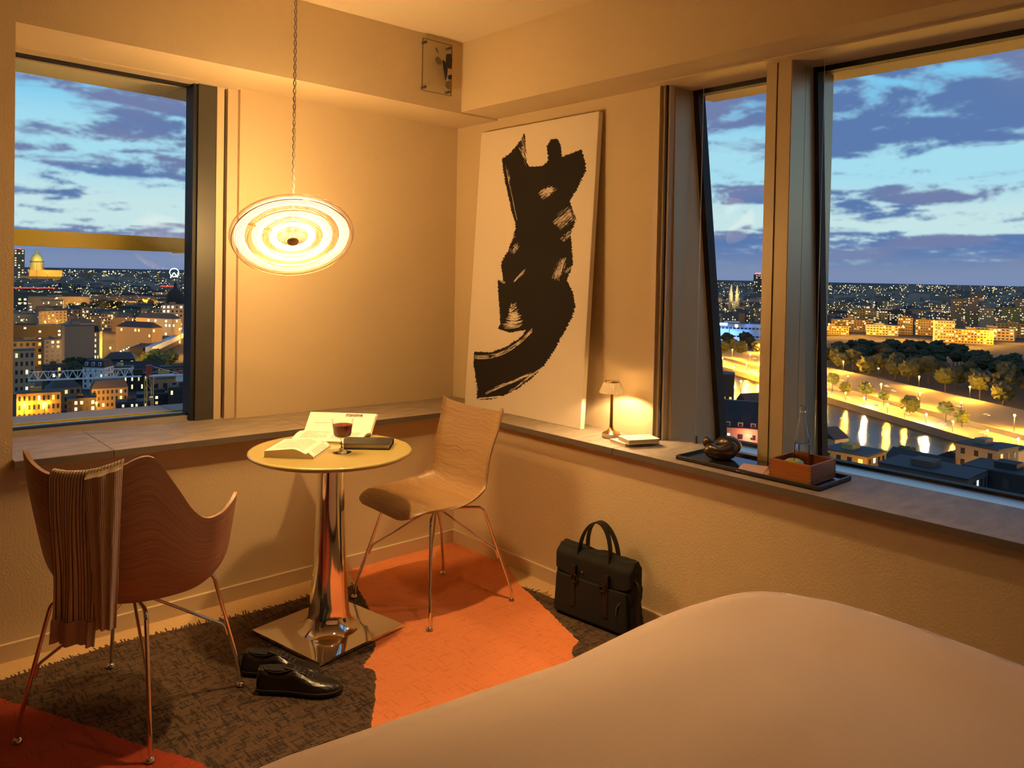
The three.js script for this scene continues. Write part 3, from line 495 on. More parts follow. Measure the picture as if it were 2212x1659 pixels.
// ---------- things on the right ledge ----------
{   // canvas leaning on the wall
  const art = canvasTex(1024, 1772, (g, W, H) => {
    const r = rng(77), ink = '#17110c', pap = '#e6d8c0';
    // outline points as read off the picture, whose four corners are known
    const Q = (x, y) => { const l = lerp(128, 60, (y - 153) / 1307), e = lerp(700, 640, (y - 52) / 1546), t = lerp(153, 52, (x - 128) / 572), b = lerp(1460, 1598, (x - 60) / 580); return [(x - l) / (e - l) * W, (y - t) / (b - t) * H]; };
    g.fillStyle = pap; g.fillRect(0, 0, W, H);
    const rough = (pts, amp) => { const out = []; for (let i = 0; i < pts.length; i++) { const [a, b] = pts[i], [c, d] = pts[(i + 1) % pts.length], L = Math.hypot(c - a, d - b), m = Math.max(1, Math.round(L / 3)); for (let k = 0; k < m; k++) { const t = k / m, x = lerp(a, c, t), y = lerp(b, d, t), q = amp * (0.5 * n2(x * 0.25, y * 0.25) + (r() - 0.5) * 0.9); out.push([x + q, y + q * 0.6]); } } return out; };
    const blob = (pts, amp, col = ink) => { g.fillStyle = col; g.beginPath(); rough(pts, amp).forEach(([x, y], i) => (i ? g.lineTo(...Q(x, y)) : g.moveTo(...Q(x, y)))); g.closePath(); g.fill(); };
    // dry bristle marks along a line: many short thin strokes
    const scratch = (x0, y0, x1, y1, w, n, col, th = 2.2) => { const L = Math.hypot(x1 - x0, y1 - y0), nx = -(y1 - y0) / L, ny = (x1 - x0) / L; for (let i = 0; i < n * 3; i++) { const o = (r() + r() - 1) * w * 0.6, s = r() * 0.8, e = s + 0.06 + r() * 0.26; g.strokeStyle = col; g.lineWidth = 0.7 + r() * th; g.beginPath(); g.moveTo(...Q(lerp(x0, x1, s) + nx * o, lerp(y0, y1, s) + ny * o)); g.lineTo(...Q(lerp(x0, x1, e) + nx * o + (r() - 0.5) * 4, lerp(y0, y1, e) + ny * o)); g.stroke(); } };
    blob([[245, 280], [290, 250], [335, 195], [360, 150], [368, 215], [375, 300], [385, 320], [450, 318], [478, 290], [470, 215], [490, 185], [520, 182], [535, 210], [540, 275], [590, 255], [628, 240], [645, 300], [650, 345], [612, 430], [580, 490], [600, 560], [605, 600], [585, 660], [592, 720], [598, 790], [590, 830], [570, 880], [600, 940], [612, 1010], [598, 1060], [560, 1140], [520, 1220], [475, 1290], [420, 1350], [350, 1400], [270, 1435], [200, 1447], [130, 1443], [132, 1390], [118, 1330], [108, 1275], [110, 1215], [200, 1222], [280, 1200], [350, 1160], [385, 1118], [300, 1130], [240, 1110], [250, 1085], [245, 1010], [235, 930], [232, 872], [262, 880], [252, 820], [250, 785], [285, 735], [300, 690], [318, 640], [322, 600], [300, 540], [270, 420], [250, 330]], 7);
    scratch(345, 215, 395, 315, 40, 26, pap); scratch(340, 165, 366, 240, 26, 10, pap); scratch(438, 205, 468, 305, 36, 24, pap); scratch(262, 310, 330, 600, 7, 5, pap); scratch(275, 330, 298, 430, 12, 4, pap);
    scratch(440, 468, 508, 424, 40, 44, pap); scratch(515, 615, 605, 535, 66, 44, pap); scratch(545, 690, 592, 640, 30, 14, pap); scratch(518, 880, 560, 770, 42, 34, pap); scratch(560, 850, 596, 810, 16, 8, pap);
    scratch(316, 888, 375, 826, 12, 12, pap); scratch(300, 745, 340, 702, 28, 18, pap); scratch(276, 705, 312, 648, 34, 26, pap); scratch(580, 520, 612, 600, 14, 12, ink); scratch(232, 872, 275, 890, 10, 6, pap);
    for (let i = 0; i < 95; i++) { const y = 985 + i * 1.25, w = (i / 95) * 62; g.strokeStyle = pap; g.lineWidth = 1.4 + r() * 3; g.beginPath(); const c = 316 + (r() - 0.5) * 30, a = w * (0.3 + r() * 0.7), b = w * (0.3 + r() * 0.7); g.moveTo(...Q(c - a, y + 4)); g.quadraticCurveTo(...Q(c, y + 12), ...Q(c + b, y)); if (r() < 0.85) g.stroke(); }
    for (let i = 0; i < 8; i++) { g.strokeStyle = pap; g.lineWidth = 1.4 + r() * 2.6; g.beginPath(); for (let k = 0; k <= 30; k++) { const t = k / 30, x = lerp(112, 414, t), y = 1232 + i * 2.4 - 122 * Math.pow(t, 2.5) + 8 * Math.sin(t * 3); k ? g.lineTo(...Q(x, y)) : g.moveTo(...Q(x, y)); } g.setLineDash([40 + r() * 160, 12 + r() * 60]); g.stroke(); g.setLineDash([]); }
    scratch(170, 1418, 440, 1322, 14, 16, pap); scratch(130, 1440, 280, 1434, 8, 16, pap); scratch(300, 1420, 470, 1300, 10, 10, pap);
    g.strokeStyle = ink; for (let i = 0; i < 70; i++) { const y = lerp(1215, 1440, r()); g.lineWidth = 1 + r() * 3; g.beginPath(); g.moveTo(...Q(128, y)); g.lineTo(...Q(102 + (y - 1215) * 0.1 + r() * 16, y + (r() - 0.5) * 4)); g.stroke(); }
  });
  const w = 0.905, h = 1.565, t = thing('leaning_canvas', 'tall pale canvas with a black brush stroke leaning against the wall', 'painting', [0.352, SILL, -0.140]);
  const front = std(0xffffff, 0.85, { map: art }), side = std(lin(0.80, 0.73, 0.60), 0.85);
  t.rotation.set(-0.0565, 0, 0);
  add('canvas_body', rbox(w, h, 0.03, 0.003).translate(0, h / 2, -0.016), side, t);
  add('painted_face', new THREE.PlaneGeometry(w - 0.004, h - 0.004).translate(0, h / 2, -0.0004), front, t);
}
{   // pale books by the lamp
  const cover = std(lin(0.78, 0.72, 0.60), 0.7);
  for (const [pos, turn, w, d, h, label] of [[[1.155, SILL, -0.115], -0.25, 0.115, 0.175, 0.014, 'thin pale book lying under another beside the brass lamp'], [[1.195, SILL + 0.0145, -0.105], -0.42, 0.105, 0.155, 0.019, 'small pale book on top of another beside the brass lamp']]) {
    const t = thing('pale_book', label, 'book', pos, turn, 'books beside the lamp');
    add('page_block', rbox(w - 0.006, h - 0.004, d - 0.006, 0.001).translate(0, h / 2, 0), edgePaper, t); add('cover', rbox(w, 0.002, d, 0.0008).translate(0, h - 0.001, 0), cover, t); add('cover', rbox(w, 0.002, d, 0.0008).translate(0, 0.0011, 0), cover, t); add('spine', rbox(0.002, h, d, 0.0008).translate(-w / 2 + 0.001, h / 2, 0), cover, t);
  }
}
const TRAY = [1.775, SILL, -0.135];
{
  const t = thing('black_tray', 'long flat black lacquer tray on the right window ledge', 'tray', TRAY, 0.0);
  const mat = phys(lin(0.02, 0.019, 0.02), 0.08, { clearcoat: 0.5 }), W = 0.62, D = 0.255;
  add('tray_bottom', rbox(W, 0.007, D, 0.003).translate(0, 0.0045, 0), mat, t);
  for (const [w, d, x, z] of [[W, 0.008, 0, D / 2 - 0.004], [W, 0.008, 0, -D / 2 + 0.004], [0.008, D - 0.016, W / 2 - 0.004, 0], [0.008, D - 0.016, -W / 2 + 0.004, 0]]) add('rim', rbox(w, 0.017, d, 0.003).translate(x, 0.0095, z), std(lin(0.03, 0.026, 0.024), 0.3), t);
}
const TY = SILL + 0.0085;
{   // bronze abstract sculpture: three rounded forms around a hollow
  const t = thing('bronze_sculpture', 'small rounded abstract bronze sculpture on the black tray', 'sculpture', [1.60, TY + 0.001, -0.125], 0.74);
  const bronze = std(lin(0.13, 0.105, 0.075), 0.28, { metalness: 0.85 });
  const lobe = (sx, sy, sz, fn) => { const g = new THREE.SphereGeometry(1, 48, 32), p = g.attributes.position, v = V(); for (let i = 0; i < p.count; i++) { v.fromBufferAttribute(p, i); fn(v); p.setXYZ(i, v.x * sx, v.y * sy, v.z * sz); } g.computeVertexNormals(); return g; };
  // bean with a saddle on top
  add('front_lobe', lobe(0.068, 0.040, 0.036, (v) => { const s = 1 - 0.55 * Math.exp(-((v.x + 0.05) ** 2) / 0.18) * Math.max(0, v.y); v.y *= s; v.y += 0.55 * sm(0.3, 1, v.x) * Math.max(0, v.y + 0.5) * 0.7; }).translate(0, 0.037, 0.016), bronze, t);
  add('rear_lobe', lobe(0.058, 0.046, 0.040, (v) => { v.y *= 1 - 0.12 * v.x; v.x += 0.15 * v.y; }).translate(0.034, 0.044, -0.035), bronze, t);
  add('small_lobe', lobe(0.024, 0.024, 0.022, (v) => { v.y -= 0.2 * v.x; }).translate(-0.046, 0.062, -0.016), bronze, t);
}
{   // loose papers on the tray
  const pink = std(lin(0.62, 0.40, 0.30), 0.8), print = std(0xffffff, 0.7, { map: canvasTex(256, 256, (g, W) => { const r = rng(9); g.fillStyle = '#b98a6a'; g.fillRect(0, 0, W, W); for (let i = 0; i < 60; i++) { g.fillStyle = r() < 0.5 ? 'rgba(90,50,30,0.5)' : 'rgba(230,190,150,0.5)'; g.fillRect(r() * W, r() * W, 20 + r() * 90, 3 + r() * 8); } }) });
  const t = thing('pink_leaflet', 'pink paper leaflet on the tray between sculpture and wooden box', 'leaflet', [1.775, TY, -0.085], 0.35); add('sheet', rbox(0.10, 0.0012, 0.14, 0.0004).translate(0, 0.0014, 0), pink, t);
  const u = thing('printed_leaflet', 'brown printed leaflet partly under the wooden box', 'leaflet', [1.815, TY, -0.075], 0.1); add('sheet', rbox(0.10, 0.0006, 0.13, 0.0002).translate(0, 0.0003, 0), print, u);
}
{   // open wooden box
  const t = thing('wooden_box', 'open dovetailed wooden box on the right end of the tray', 'box', [1.965, TY + 0.0022, -0.115], 0.0);
  const w = 0.165, d = 0.19, h = 0.072, k = 0.008;
  const wm = phys(0xffffff, 0.45, { map: woodTex(23, '#a8622a', 'rgba(90,44,14,A)', 'rgba(212,140,72,A)'), clearcoat: 0.2 });
  add('front_side', muv(rbox(w, h, k, 0.0015).translate(0, h / 2, d / 2 - k / 2), 3), wm, t); add('back_side', muv(rbox(w, h, k, 0.0015).translate(0, h / 2, -d / 2 + k / 2), 3), wm, t);
  add('end_side', muv(rbox(k, h, d - 2 * k, 0.0015).translate(w / 2 - k / 2, h / 2, 0), 3), wm, t); add('end_side', muv(rbox(k, h, d - 2 * k, 0.0015).translate(-w / 2 + k / 2, h / 2, 0), 3), wm, t);
  add('bottom', muv(box(-w / 2 + k, w / 2 - k, 0.001, 0.006, -d / 2 + k, d / 2 - k), 3), wm, t);
  const pin = std(lin(0.20, 0.10, 0.04), 0.6);
  for (const sx of [-1, 1]) for (const sz of [-1, 1]) for (let i = 0; i < 5; i++) add('dovetail', box(sx * (w / 2 - 0.004) - 0.0043, sx * (w / 2 - 0.004) + 0.0043, 0.008 + i * 0.0135, 0.0145 + i * 0.0135, sz * (d / 2 - 0.004) - 0.0043, sz * (d / 2 - 0.004) + 0.0043), pin, t);
  const by = TY + 0.0022 + 0.006;
  const a = thing('green_apple', 'green apple in the open wooden box', 'apple', [1.955, by, -0.068]);
  add('fruit', lathe([[0, 0.012], [0.010, 0.004], [0.02, 0.002], [0.032, 0.012], [0.0385, 0.030], [0.039, 0.043], [0.033, 0.060], [0.022, 0.067], [0.010, 0.0655], [0.003, 0.060], [0, 0.058]], 40), phys(lin(0.34, 0.42, 0.07), 0.3, { clearcoat: 0.3 }), a);
  add('stem', tube([[0, 0.058, 0], [0.002, 0.068, 0.001], [0.006, 0.076, 0.002]], 0.0014, 10, 6), std(lin(0.08, 0.05, 0.02), 0.8), a);
  const b = thing('water_bottle', 'clear glass water bottle standing in the wooden box', 'bottle', [1.935, by, -0.165]);
  const clear = phys(lin(1, 1, 1), 0.0, { transmission: 1, thickness: 0.003, ior: 1.42 });
  const o = [[0, 0.0005], [0.028, 0.0005], [0.031, 0.004], [0.031, 0.06], [0.0318, 0.066], [0.031, 0.072], [0.031, 0.115], [0.028, 0.138], [0.0195, 0.175], [0.0125, 0.205], [0.0108, 0.222], [0.0108, 0.232], [0.0135, 0.234], [0.0135, 0.240], [0.0115, 0.242], [0.0130, 0.245], [0.0130, 0.252], [0.0115, 0.255]];
  add('glass_body', lathe([...o, [0.0095, 0.255], [0.0088, 0.222], [0.0105, 0.205], [0.0173, 0.175], [0.0258, 0.138], [0.0288, 0.115], [0.0288, 0.006], [0.026, 0.004], [0, 0.004]], 56), clear, b);
  add('water', lathe([[0, 0.0046], [0.0256, 0.0046], [0.0284, 0.0066], [0.0284, 0.110], [0, 0.110]], 48), phys(lin(1, 1, 1), 0, { transmission: 1, thickness: 0.05, ior: 1.33 }), b);
}
// ---------- bed ----------
{
  const X0 = 2.08, X1 = 4.25, Z0 = 0.47, Z1 = 2.62, H = 0.615, t = thing('bed', 'wide bed with smooth pinkish-beige cover', 'bed', [3.16, 0, 1.645], -0.085);
  const hx = (X1 - X0) / 2, hz = (Z1 - Z0) / 2;
  const linen = noiseTex(512, (u, v) => 0.5 + 0.5 * tileN(u, v, 130, 2), [4, 4]);
  const cover = std(lin(0.62, 0.49, 0.385), 0.9, { bumpMap: linen, bumpScale: 0.0006 });
  // rings of a rounded rectangle: middle of the top, over the soft edge, down the side
  const ring = (inset, a) => { const c = 0.20, w = hx - inset, d = hz - inset, rr = Math.max(0.02, c - inset * 0.35), k = Math.cos(a), s = Math.sin(a); const e = 2 / 9, cx = Math.sign(k) * Math.pow(Math.abs(k), e) * w, cz = Math.sign(s) * Math.pow(Math.abs(s), e) * d; return [cx, cz]; };
  const Rr = 0.14;
  const f = (u, v) => {
    const a = v * Math.PI * 2 + 0.001; let inset, y;
    if (u < 0.5) { const q = u / 0.5; inset = lerp(Math.min(hx, hz) - 0.01, Rr, Math.sqrt(q)); y = H; }
    else if (u < 0.8) { const q = (u - 0.5) / 0.3 * Math.PI / 2; inset = Rr * (1 - Math.sin(q)); y = H - Rr * 0.8 * (1 - Math.cos(q)); }
    else { inset = -0.01 * Math.sin((u - 0.8) * 30); y = lerp(H - Rr * 0.8, 0.07, (u - 0.8) / 0.2); }
    let [x, z] = ring(Math.max(0, inset), a); if (inset < 0) { x *= 1 - inset / hx; z *= 1 - inset / hz; }
    const edge = sm(0, 0.5, u) * (1 - sm(0.6, 0.8, u));
    y += u < 0.8 ? 0.018 * fbm2(x * 1.3 + 3, z * 1.3, 2) + 0.022 * edge * n2(x * 1.7 + 9, z * 1.7) : 0;
    return V(x, y, z);
  };
  add('cover', sheet((u, v) => f(u, 1 - v), 90, 220, 0.006, true, false), cover, t);
  add('mattress', rbox(2 * hx - 0.3, 0.34, 2 * hz - 0.3, 0.05).translate(0, 0.30, 0), std(lin(0.7, 0.66, 0.6), 0.9), t);
  add('bed_base', box(-hx + 0.2, hx - 0.2, 0, 0.12, -hz + 0.2, hz - 0.2), std(lin(0.1, 0.08, 0.06), 0.7), t);
}
// ---------- black briefcase ----------
{
  const t = thing('black_briefcase', 'black canvas briefcase with two handles standing by the right wall', 'bag', [1.185, 0, 0.138], yawOf(0.972, -0.10));
  const canvas = std(lin(0.008, 0.007, 0.007), 0.92, { bumpMap: pile, bumpScale: 0.0015 }), strap = std(lin(0.006, 0.0055, 0.006), 0.6);
  const W = 0.40, H = 0.27, D = 0.10;
  const soft = (w, h, d, y0, fn) => { const g = new THREE.BoxGeometry(w, h, d, 28, 22, 10).toNonIndexed(); g.deleteAttribute('uv'); const m = mergeVertices(g.deleteAttribute('normal') || g, 1e-5), p = m.attributes.position, v = V(); for (let i = 0; i < p.count; i++) { v.fromBufferAttribute(p, i); fn(v, v.x / (w / 2), v.y / (h / 2), v.z / (d / 2)); p.setXYZ(i, v.x, v.y + y0, v.z); } m.computeVertexNormals(); return m; };
  add('body', soft(W, H, D, H / 2 + 0.002, (v, a, b, c) => { const e = Math.pow(Math.abs(a), 8), q = 1 - 0.35 * sm(0.2, 1, b) ; v.z *= q * (1 - 0.25 * e) * (1 + 0.10 * (1 - a * a) * (1 - b * b)); v.x *= 1 + 0.06 * sm(-0.2, -1, b) - 0.03 * sm(0, 1, b) - 0.02 * Math.exp(-((b + 0.25) ** 2) * 8); v.y += 0.012 * (1 - a * a) * (b < -0.9 ? -0 : 0) - (b > 0.5 ? 0.012 * Math.sin(a * 2.2) * 0.4 : 0); v.z += 0.004 * n3(a * 2, b * 2, c); v.x += 0.004 * n3(b * 3, a, 5); if (b < -0.85) v.y += 0.012 * e; }), canvas, t);
  add('flap', soft(W * 0.97, 0.115, D * 0.86, H - 0.028, (v, a, b, c) => { const round = Math.pow(Math.abs(a), 10); v.z *= 1 - 0.5 * sm(0.4, 1, b) - 0.12 * round; if (c > 0.5) v.z += 0.010 * (1 - sm(0.2, 1, b)); v.y += -0.014 * Math.exp(-(a * a) * 3.5) * sm(0.2, -0.8, b) + 0.016 * round * sm(0, -1, b); v.y += 0.006 * n3(a * 2.2, 1, c) * sm(0.2, 1, b); }), canvas, t);
  add('front_pocket', soft(W * 0.9, 0.165, 0.022, 0.098, (v, a, b, c) => { v.z = v.z * (1 - 0.5 * Math.pow(Math.abs(a), 6)) + D / 2 + 0.006; v.x *= 1 + 0.03 * (1 - b); }), canvas, t);
  for (const z of [0.034, -0.034]) { const w = []; for (let i = 0; i <= 20; i++) { const a = i / 20 * Math.PI; w.push(V(-Math.cos(a) * (0.082 - 0.0) * (0.92 + 0.08 * Math.cos(a) ** 2), H - 0.02 + 0.175 * Math.pow(Math.sin(a), 0.75), z * (1 - 0.75 * Math.sin(a)))); } const c = new THREE.CatmullRomCurve3(w); add('handle', sheet((u, v) => { const p = c.getPointAt(u), q = c.getTangentAt(u), o = V(0, 0, 1).multiplyScalar((v - 0.5) * 0.026); return p.add(o); }, 50, 4, 0.004), strap, t); }
  for (const x of [-0.085, 0.085]) { add('strap', box(x - 0.012, x + 0.012, 0.06, H - 0.035, D / 2 + 0.004, D / 2 + 0.02), strap, t); add('buckle', new THREE.TorusGeometry(0.016, 0.003, 8, 24).translate(x + (x > 0 ? -0.012 : 0.01), H - 0.088, D / 2 + 0.022), std(lin(0.03, 0.028, 0.026), 0.3, { metalness: 0.6 }), t); }
  add('snap_button', new THREE.SphereGeometry(0.0045, 12, 8).translate(-0.045, H - 0.058, D / 2 + 0.006), M.brass, t);
  add('shoulder_strap', tube([[W / 2 - 0.03, H - 0.03, 0.01], [W / 2 + 0.01, H - 0.06, 0.015], [W / 2 + 0.018, 0.17, 0.02], [W / 2 + 0.02, 0.10, 0.03], [W / 2 + 0.03, 0.055, 0.035]], 0.007, 30, 8), strap, t);
  add('strap_clip', tube([[W / 2 - 0.035, 0.15, D / 2 + 0.01], [W / 2 - 0.055, 0.12, D / 2 + 0.018], [W / 2 - 0.06, 0.085, D / 2 + 0.018]], 0.0025, 16, 6), std(lin(0.2, 0.19, 0.18), 0.3, { metalness: 0.8 }), t);
  add('ring', new THREE.TorusGeometry(0.011, 0.002, 8, 20).translate(-W / 2 - 0.002, 0.155, 0), std(lin(0.2, 0.19, 0.18), 0.3, { metalness: 0.8 }), t);
}
// ---------- shoes ----------
function makeShoe() {
  const t = new THREE.Group(), L = 0.285;
  const leather = phys(lin(0.006, 0.005, 0.005), 0.36, { clearcoat: 0.35, clearcoatRoughness: 0.25 }), sole = std(lin(0.010, 0.009, 0.009), 0.6);
  const half = spline([[0, 0.030], [0.06, 0.034], [0.2, 0.034], [0.4, 0.035], [0.58, 0.044], [0.72, 0.047], [0.86, 0.040], [0.95, 0.026], [1, 0.006]]);
  const top = spline([[0, 0.086], [0.1, 0.082], [0.25, 0.072], [0.36, 0.079], [0.44, 0.082], [0.52, 0.072], [0.64, 0.057], [0.78, 0.047], [0.9, 0.040], [0.97, 0.031], [1, 0.02]]);
  const f = (u, v) => {   // rings along the foot; v goes round from left bottom over the top
    const z = u * L, a = v * Math.PI, w = half(u), h = top(u) - 0.018, k = Math.cos(a), s = Math.sin(a), tall = 1 - sm(0.42, 0.6, u), e = lerp(0.75, 0.5, tall);
    return V(-Math.sign(k) * Math.pow(Math.abs(k), 0.8) * w * lerp(1, 0.82, tall * s * s), 0.018 + Math.pow(s, e) * h, z);
  };
  add('upper', sheet((u, v) => f(0.002 + u * 0.996, v), 60, 36, 0.003), leather, t);
  add('heel_counter', sheet((u, v) => V(f(0.003, v).x, 0.02 + (f(0.003, v).y - 0.02) * u, 0.0005 - 0.006 * Math.sin(u * 2.4)), 10, 20, 0.004), leather, t);
  const outline = new THREE.Shape(); for (let i = 0; i <= 60; i++) { const u = i / 60; const x = half(u) + 0.004, z = u * (L + 0.006) - 0.003; i ? outline.lineTo(x, -z) : outline.moveTo(x, -z); } for (let i = 60; i >= 0; i--) { const u = i / 60; outline.lineTo(-half(u) - 0.004, -(u * (L + 0.006) - 0.003)); }
  add('sole', new THREE.ExtrudeGeometry(outline, { depth: 0.007, bevelEnabled: true, bevelSize: 0.0015, bevelThickness: 0.0015, bevelSegments: 2 }).rotateX(-Math.PI / 2).translate(0, 0.0115, 0), sole, t);
  add('heel', rbox(0.064, 0.0115, 0.072, 0.003).translate(0, 0.0062, 0.036), sole, t); add('ball_tread', rbox(0.07, 0.0105, 0.11, 0.004).translate(0, 0.0058, 0.19), sole, t);
  add('toe_cap_seam', sheet((u, v) => f(0.80 + u * 0.008, v).add(V(0, 0.0015, 0)), 2, 36, 0.002), leather, t);
  add('tongue', rbox(0.034, 0.005, 0.08, 0.002).rotateX(0.28).translate(0, 0.080, 0.125), leather, t);
  add('collar', tube(Array.from({ length: 24 }, (_, i) => { const a = i / 24 * Math.PI * 2; return [Math.sin(a) * 0.026, 0.081 + 0.004 * Math.cos(a * 2), 0.062 - Math.cos(a) * 0.056]; }), 0.0026, 60, 6, true), leather, t);
  add('opening', new THREE.CircleGeometry(1, 32).rotateX(-Math.PI / 2).scale(0.024, 1, 0.052).translate(0, 0.083, 0.062), M.black, t);
  const lace = std(lin(0.10, 0.09, 0.085), 0.6);
  for (let i = 0; i < 5; i++) { const z = 0.118 + i * 0.016, y = top(z / L) + 0.003; add('lace', tube([[-0.013, y - 0.003, z], [0, y + 0.001, z + 0.004], [0.013, y - 0.003, z]], 0.0017, 10, 6), lace, t); }
  return t;
}
{
  const a = makeShoe(); a.name = 'leather_shoe'; scene.add(a); tag(a, 'black leather lace-up shoe nearer the bed, beside its pair', 'shoe', 'pair of black shoes');
  a.position.set(0.80, 0, 1.475); a.rotation.y = Math.atan2(0.70, -0.72);
  const b = a.clone(); b.name = 'leather_shoe_001'; scene.add(b); b.userData = { ...a.userData, label: 'black leather lace-up shoe nearer the table base, beside its pair' };
  b.position.set(0.648, 0, 1.462); b.rotation.set(0, Math.atan2(0.76, -0.65), 0);
}
// ---------- glass plate on the soffit ----------
{
  const t = thing('glass_plate', 'clear glass plate with dark printed picture fixed high in the corner', 'glass plate', [0.026, 2.565, 0.187], Math.PI / 2);
  const W = 0.19, H = 0.27;
  add('plate', rbox(W, H, 0.005, 0.001), phys(lin(0.93, 0.92, 0.86), 0.02, { transmission: 0.92, thickness: 0, ior: 1.5 }), t);
  const edge = std(lin(0.05, 0.05, 0.035), 0.3);
  for (const [w, h, x, y] of [[W, 0.002, 0, H / 2], [W, 0.002, 0, -H / 2], [0.002, H, W / 2, 0], [0.002, H, -W / 2, 0]]) add('polished_edge', box(x - w / 2, x + w / 2, y - h / 2, y + h / 2, -0.0028, 0.0028), edge, t);
  for (const x of [-1, 1]) for (const y of [-1, 1]) add('standoff', new THREE.CylinderGeometry(0.007, 0.007, 0.034, 20).rotateX(Math.PI / 2).translate(x * (W / 2 - 0.016), y * (H / 2 - 0.018), -0.009), M.frameGrey, t);
  // the print: dark mottled blots, on the side next to the corner
  const inkA = std(lin(0.010, 0.009, 0.012), 0.5), inkB = std(lin(0.16, 0.11, 0.08), 0.5), inkC = std(lin(0.42, 0.33, 0.24), 0.5);
  const blot = (pts, mat, z = 0.0029) => { const s = new THREE.Shape(); s.setFromPoints(new THREE.SplineCurve(pts.map(([x, y]) => new THREE.Vector2(W * (x - 0.5), H * (0.5 - y)))).getPoints(60)); add('print', new THREE.ExtrudeGeometry(s, { depth: 0.0004, bevelEnabled: false }).translate(0, 0, z), mat, t); };
  blot([[0.80, 0.2], [0.99, 0.19], [0.99, 0.45], [0.86, 0.46], [0.78, 0.36], [0.8, 0.2]], inkA); blot([[0.66, 0.33], [0.76, 0.36], [0.86, 0.5], [0.80, 0.72], [0.74, 0.6], [0.68, 0.42], [0.66, 0.33]], inkA);
  blot([[0.42, 0.33], [0.52, 0.29], [0.62, 0.34], [0.64, 0.42], [0.54, 0.44], [0.44, 0.40], [0.42, 0.33]], inkB); blot([[0.86, 0.47], [0.99, 0.46], [0.99, 0.66], [0.86, 0.78], [0.8, 0.74], [0.86, 0.47]], inkC); blot([[0.86, 0.62], [0.99, 0.58], [0.99, 0.67], [0.88, 0.68], [0.86, 0.62]], inkA, 0.0034); blot([[0.80, 0.74], [0.99, 0.70], [0.99, 0.86], [0.86, 0.87], [0.78, 0.82], [0.80, 0.74]], inkB, 0.0034);
  blot([[0.42, 0.12], [0.45, 0.13], [0.53, 0.21], [0.52, 0.22], [0.44, 0.16], [0.42, 0.12]], inkA);
}
// ---------- fill lamp added out of the frame, beyond the bed, to brighten the armchair ----------
{
  const t = thing('bedside_table', 'low dark bedside table out of view beyond the bed', 'table', [5.65, 0, 1.2]);
  const dk = std(lin(0.08, 0.05, 0.03), 0.5); add('table_top', rbox(0.42, 0.03, 0.42, 0.006).translate(0, 0.485, 0), dk, t); for (const x of [-1, 1]) for (const z of [-1, 1]) add('leg', rod([x * 0.17, 0.001, z * 0.17], [x * 0.17, 0.472, z * 0.17], 0.014), dk, t);
  const l = thing('added_fill_lamp', 'added unseen fill lamp with drum shade on the bedside table', 'lamp', [5.65, 0.5005, 1.2]);
  add('base', lathe([[0, 0.001], [0.07, 0.001], [0.07, 0.012], [0.015, 0.02], [0.01, 0.05], [0.01, 0.24], [0, 0.24]], 32), M.brass, l);
  add('lamp_shade', new THREE.CylinderGeometry(0.12, 0.15, 0.2, 48, 1, true).translate(0, 0.33, 0), phys(lin(0.85, 0.72, 0.5), 0.95, { transmission: 0.5, thickness: 0, side: THREE.DoubleSide }), l);
  add('bulb', new THREE.SphereGeometry(0.03, 16, 12).translate(0, 0.31, 0), std(lin(1, 0.9, 0.7), 0.5, { emissive: lin(1, 0.7, 0.35), emissiveIntensity: 3 }), l);
  const L = new THREE.PointLight(lin(1, 0.60, 0.24), 3.0); L.position.set(0, 0.31, 0); L.shadow.radius = 1.5; L.castShadow = true; l.add(L);
}
// ---------- the city below ----------
const G = -95, CR = rng(404);
function eyeRay(u, v) { return V((u - 1106) / FOC, -(v - 621) / FOC, -1).transformDirection(camera.matrixWorld); }
function ground(u, v, y = G) { const d = eyeRay(u, v), t = (y - EYE.y) / d.y; return EYE.clone().addScaledVector(d, t); }   // where a line of sight meets the ground
const toEyeYaw = (p) => Math.atan2(EYE.x - p.x, EYE.z - p.z);
{
  const tex = noiseTex(512, (u, v) => { const a = 0.5 + 0.5 * tileN(u, v, 24, 4); return [0.13 + 0.10 * a, 0.115 + 0.09 * a, 0.095 + 0.075 * a]; }, [0.004, 0.004]); tex.colorSpace = THREE.SRGBColorSpace;
  struct('ground', muv(new THREE.CircleGeometry(26000, 64).rotateX(-Math.PI / 2).translate(0, G, 0)), std(lin(1, 1, 1), 0.95, { map: tex }), 'dark city ground far below');
}
const C = {
  stone: [[0.28, 0.20, 0.105], [0.22, 0.16, 0.09], [0.34, 0.27, 0.16], [0.14, 0.11, 0.075], [0.24, 0.19, 0.13]].map((c) => std(lin(...c), 0.85)),
  roof: [[0.045, 0.043, 0.045], [0.028, 0.026, 0.027], [0.065, 0.058, 0.052], [0.028, 0.021, 0.018]].map((c) => std(lin(...c), 0.7)),
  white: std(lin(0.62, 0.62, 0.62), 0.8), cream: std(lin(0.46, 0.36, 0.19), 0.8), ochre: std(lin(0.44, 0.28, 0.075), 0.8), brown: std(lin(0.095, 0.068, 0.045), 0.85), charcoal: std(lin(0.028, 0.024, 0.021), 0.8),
  darkGlass: std(lin(0.03, 0.032, 0.036), 0.25),
  asphalt: std(lin(0.13, 0.105, 0.07), 0.9), paving: std(lin(0.22, 0.18, 0.115), 0.9),
  leaf: std(lin(0.03, 0.034, 0.009), 0.9), leafLit: std(lin(0.07, 0.078, 0.014), 0.9), bark: std(lin(0.05, 0.035, 0.02), 0.9),  // second green: same leaves with lamplight put into the colour
};
const glow = (r, g, b, k) => std(lin(Math.min(1, r), Math.min(1, g), Math.min(1, b)), 0.6, { emissive: lin(r, g, b), emissiveIntensity: k });
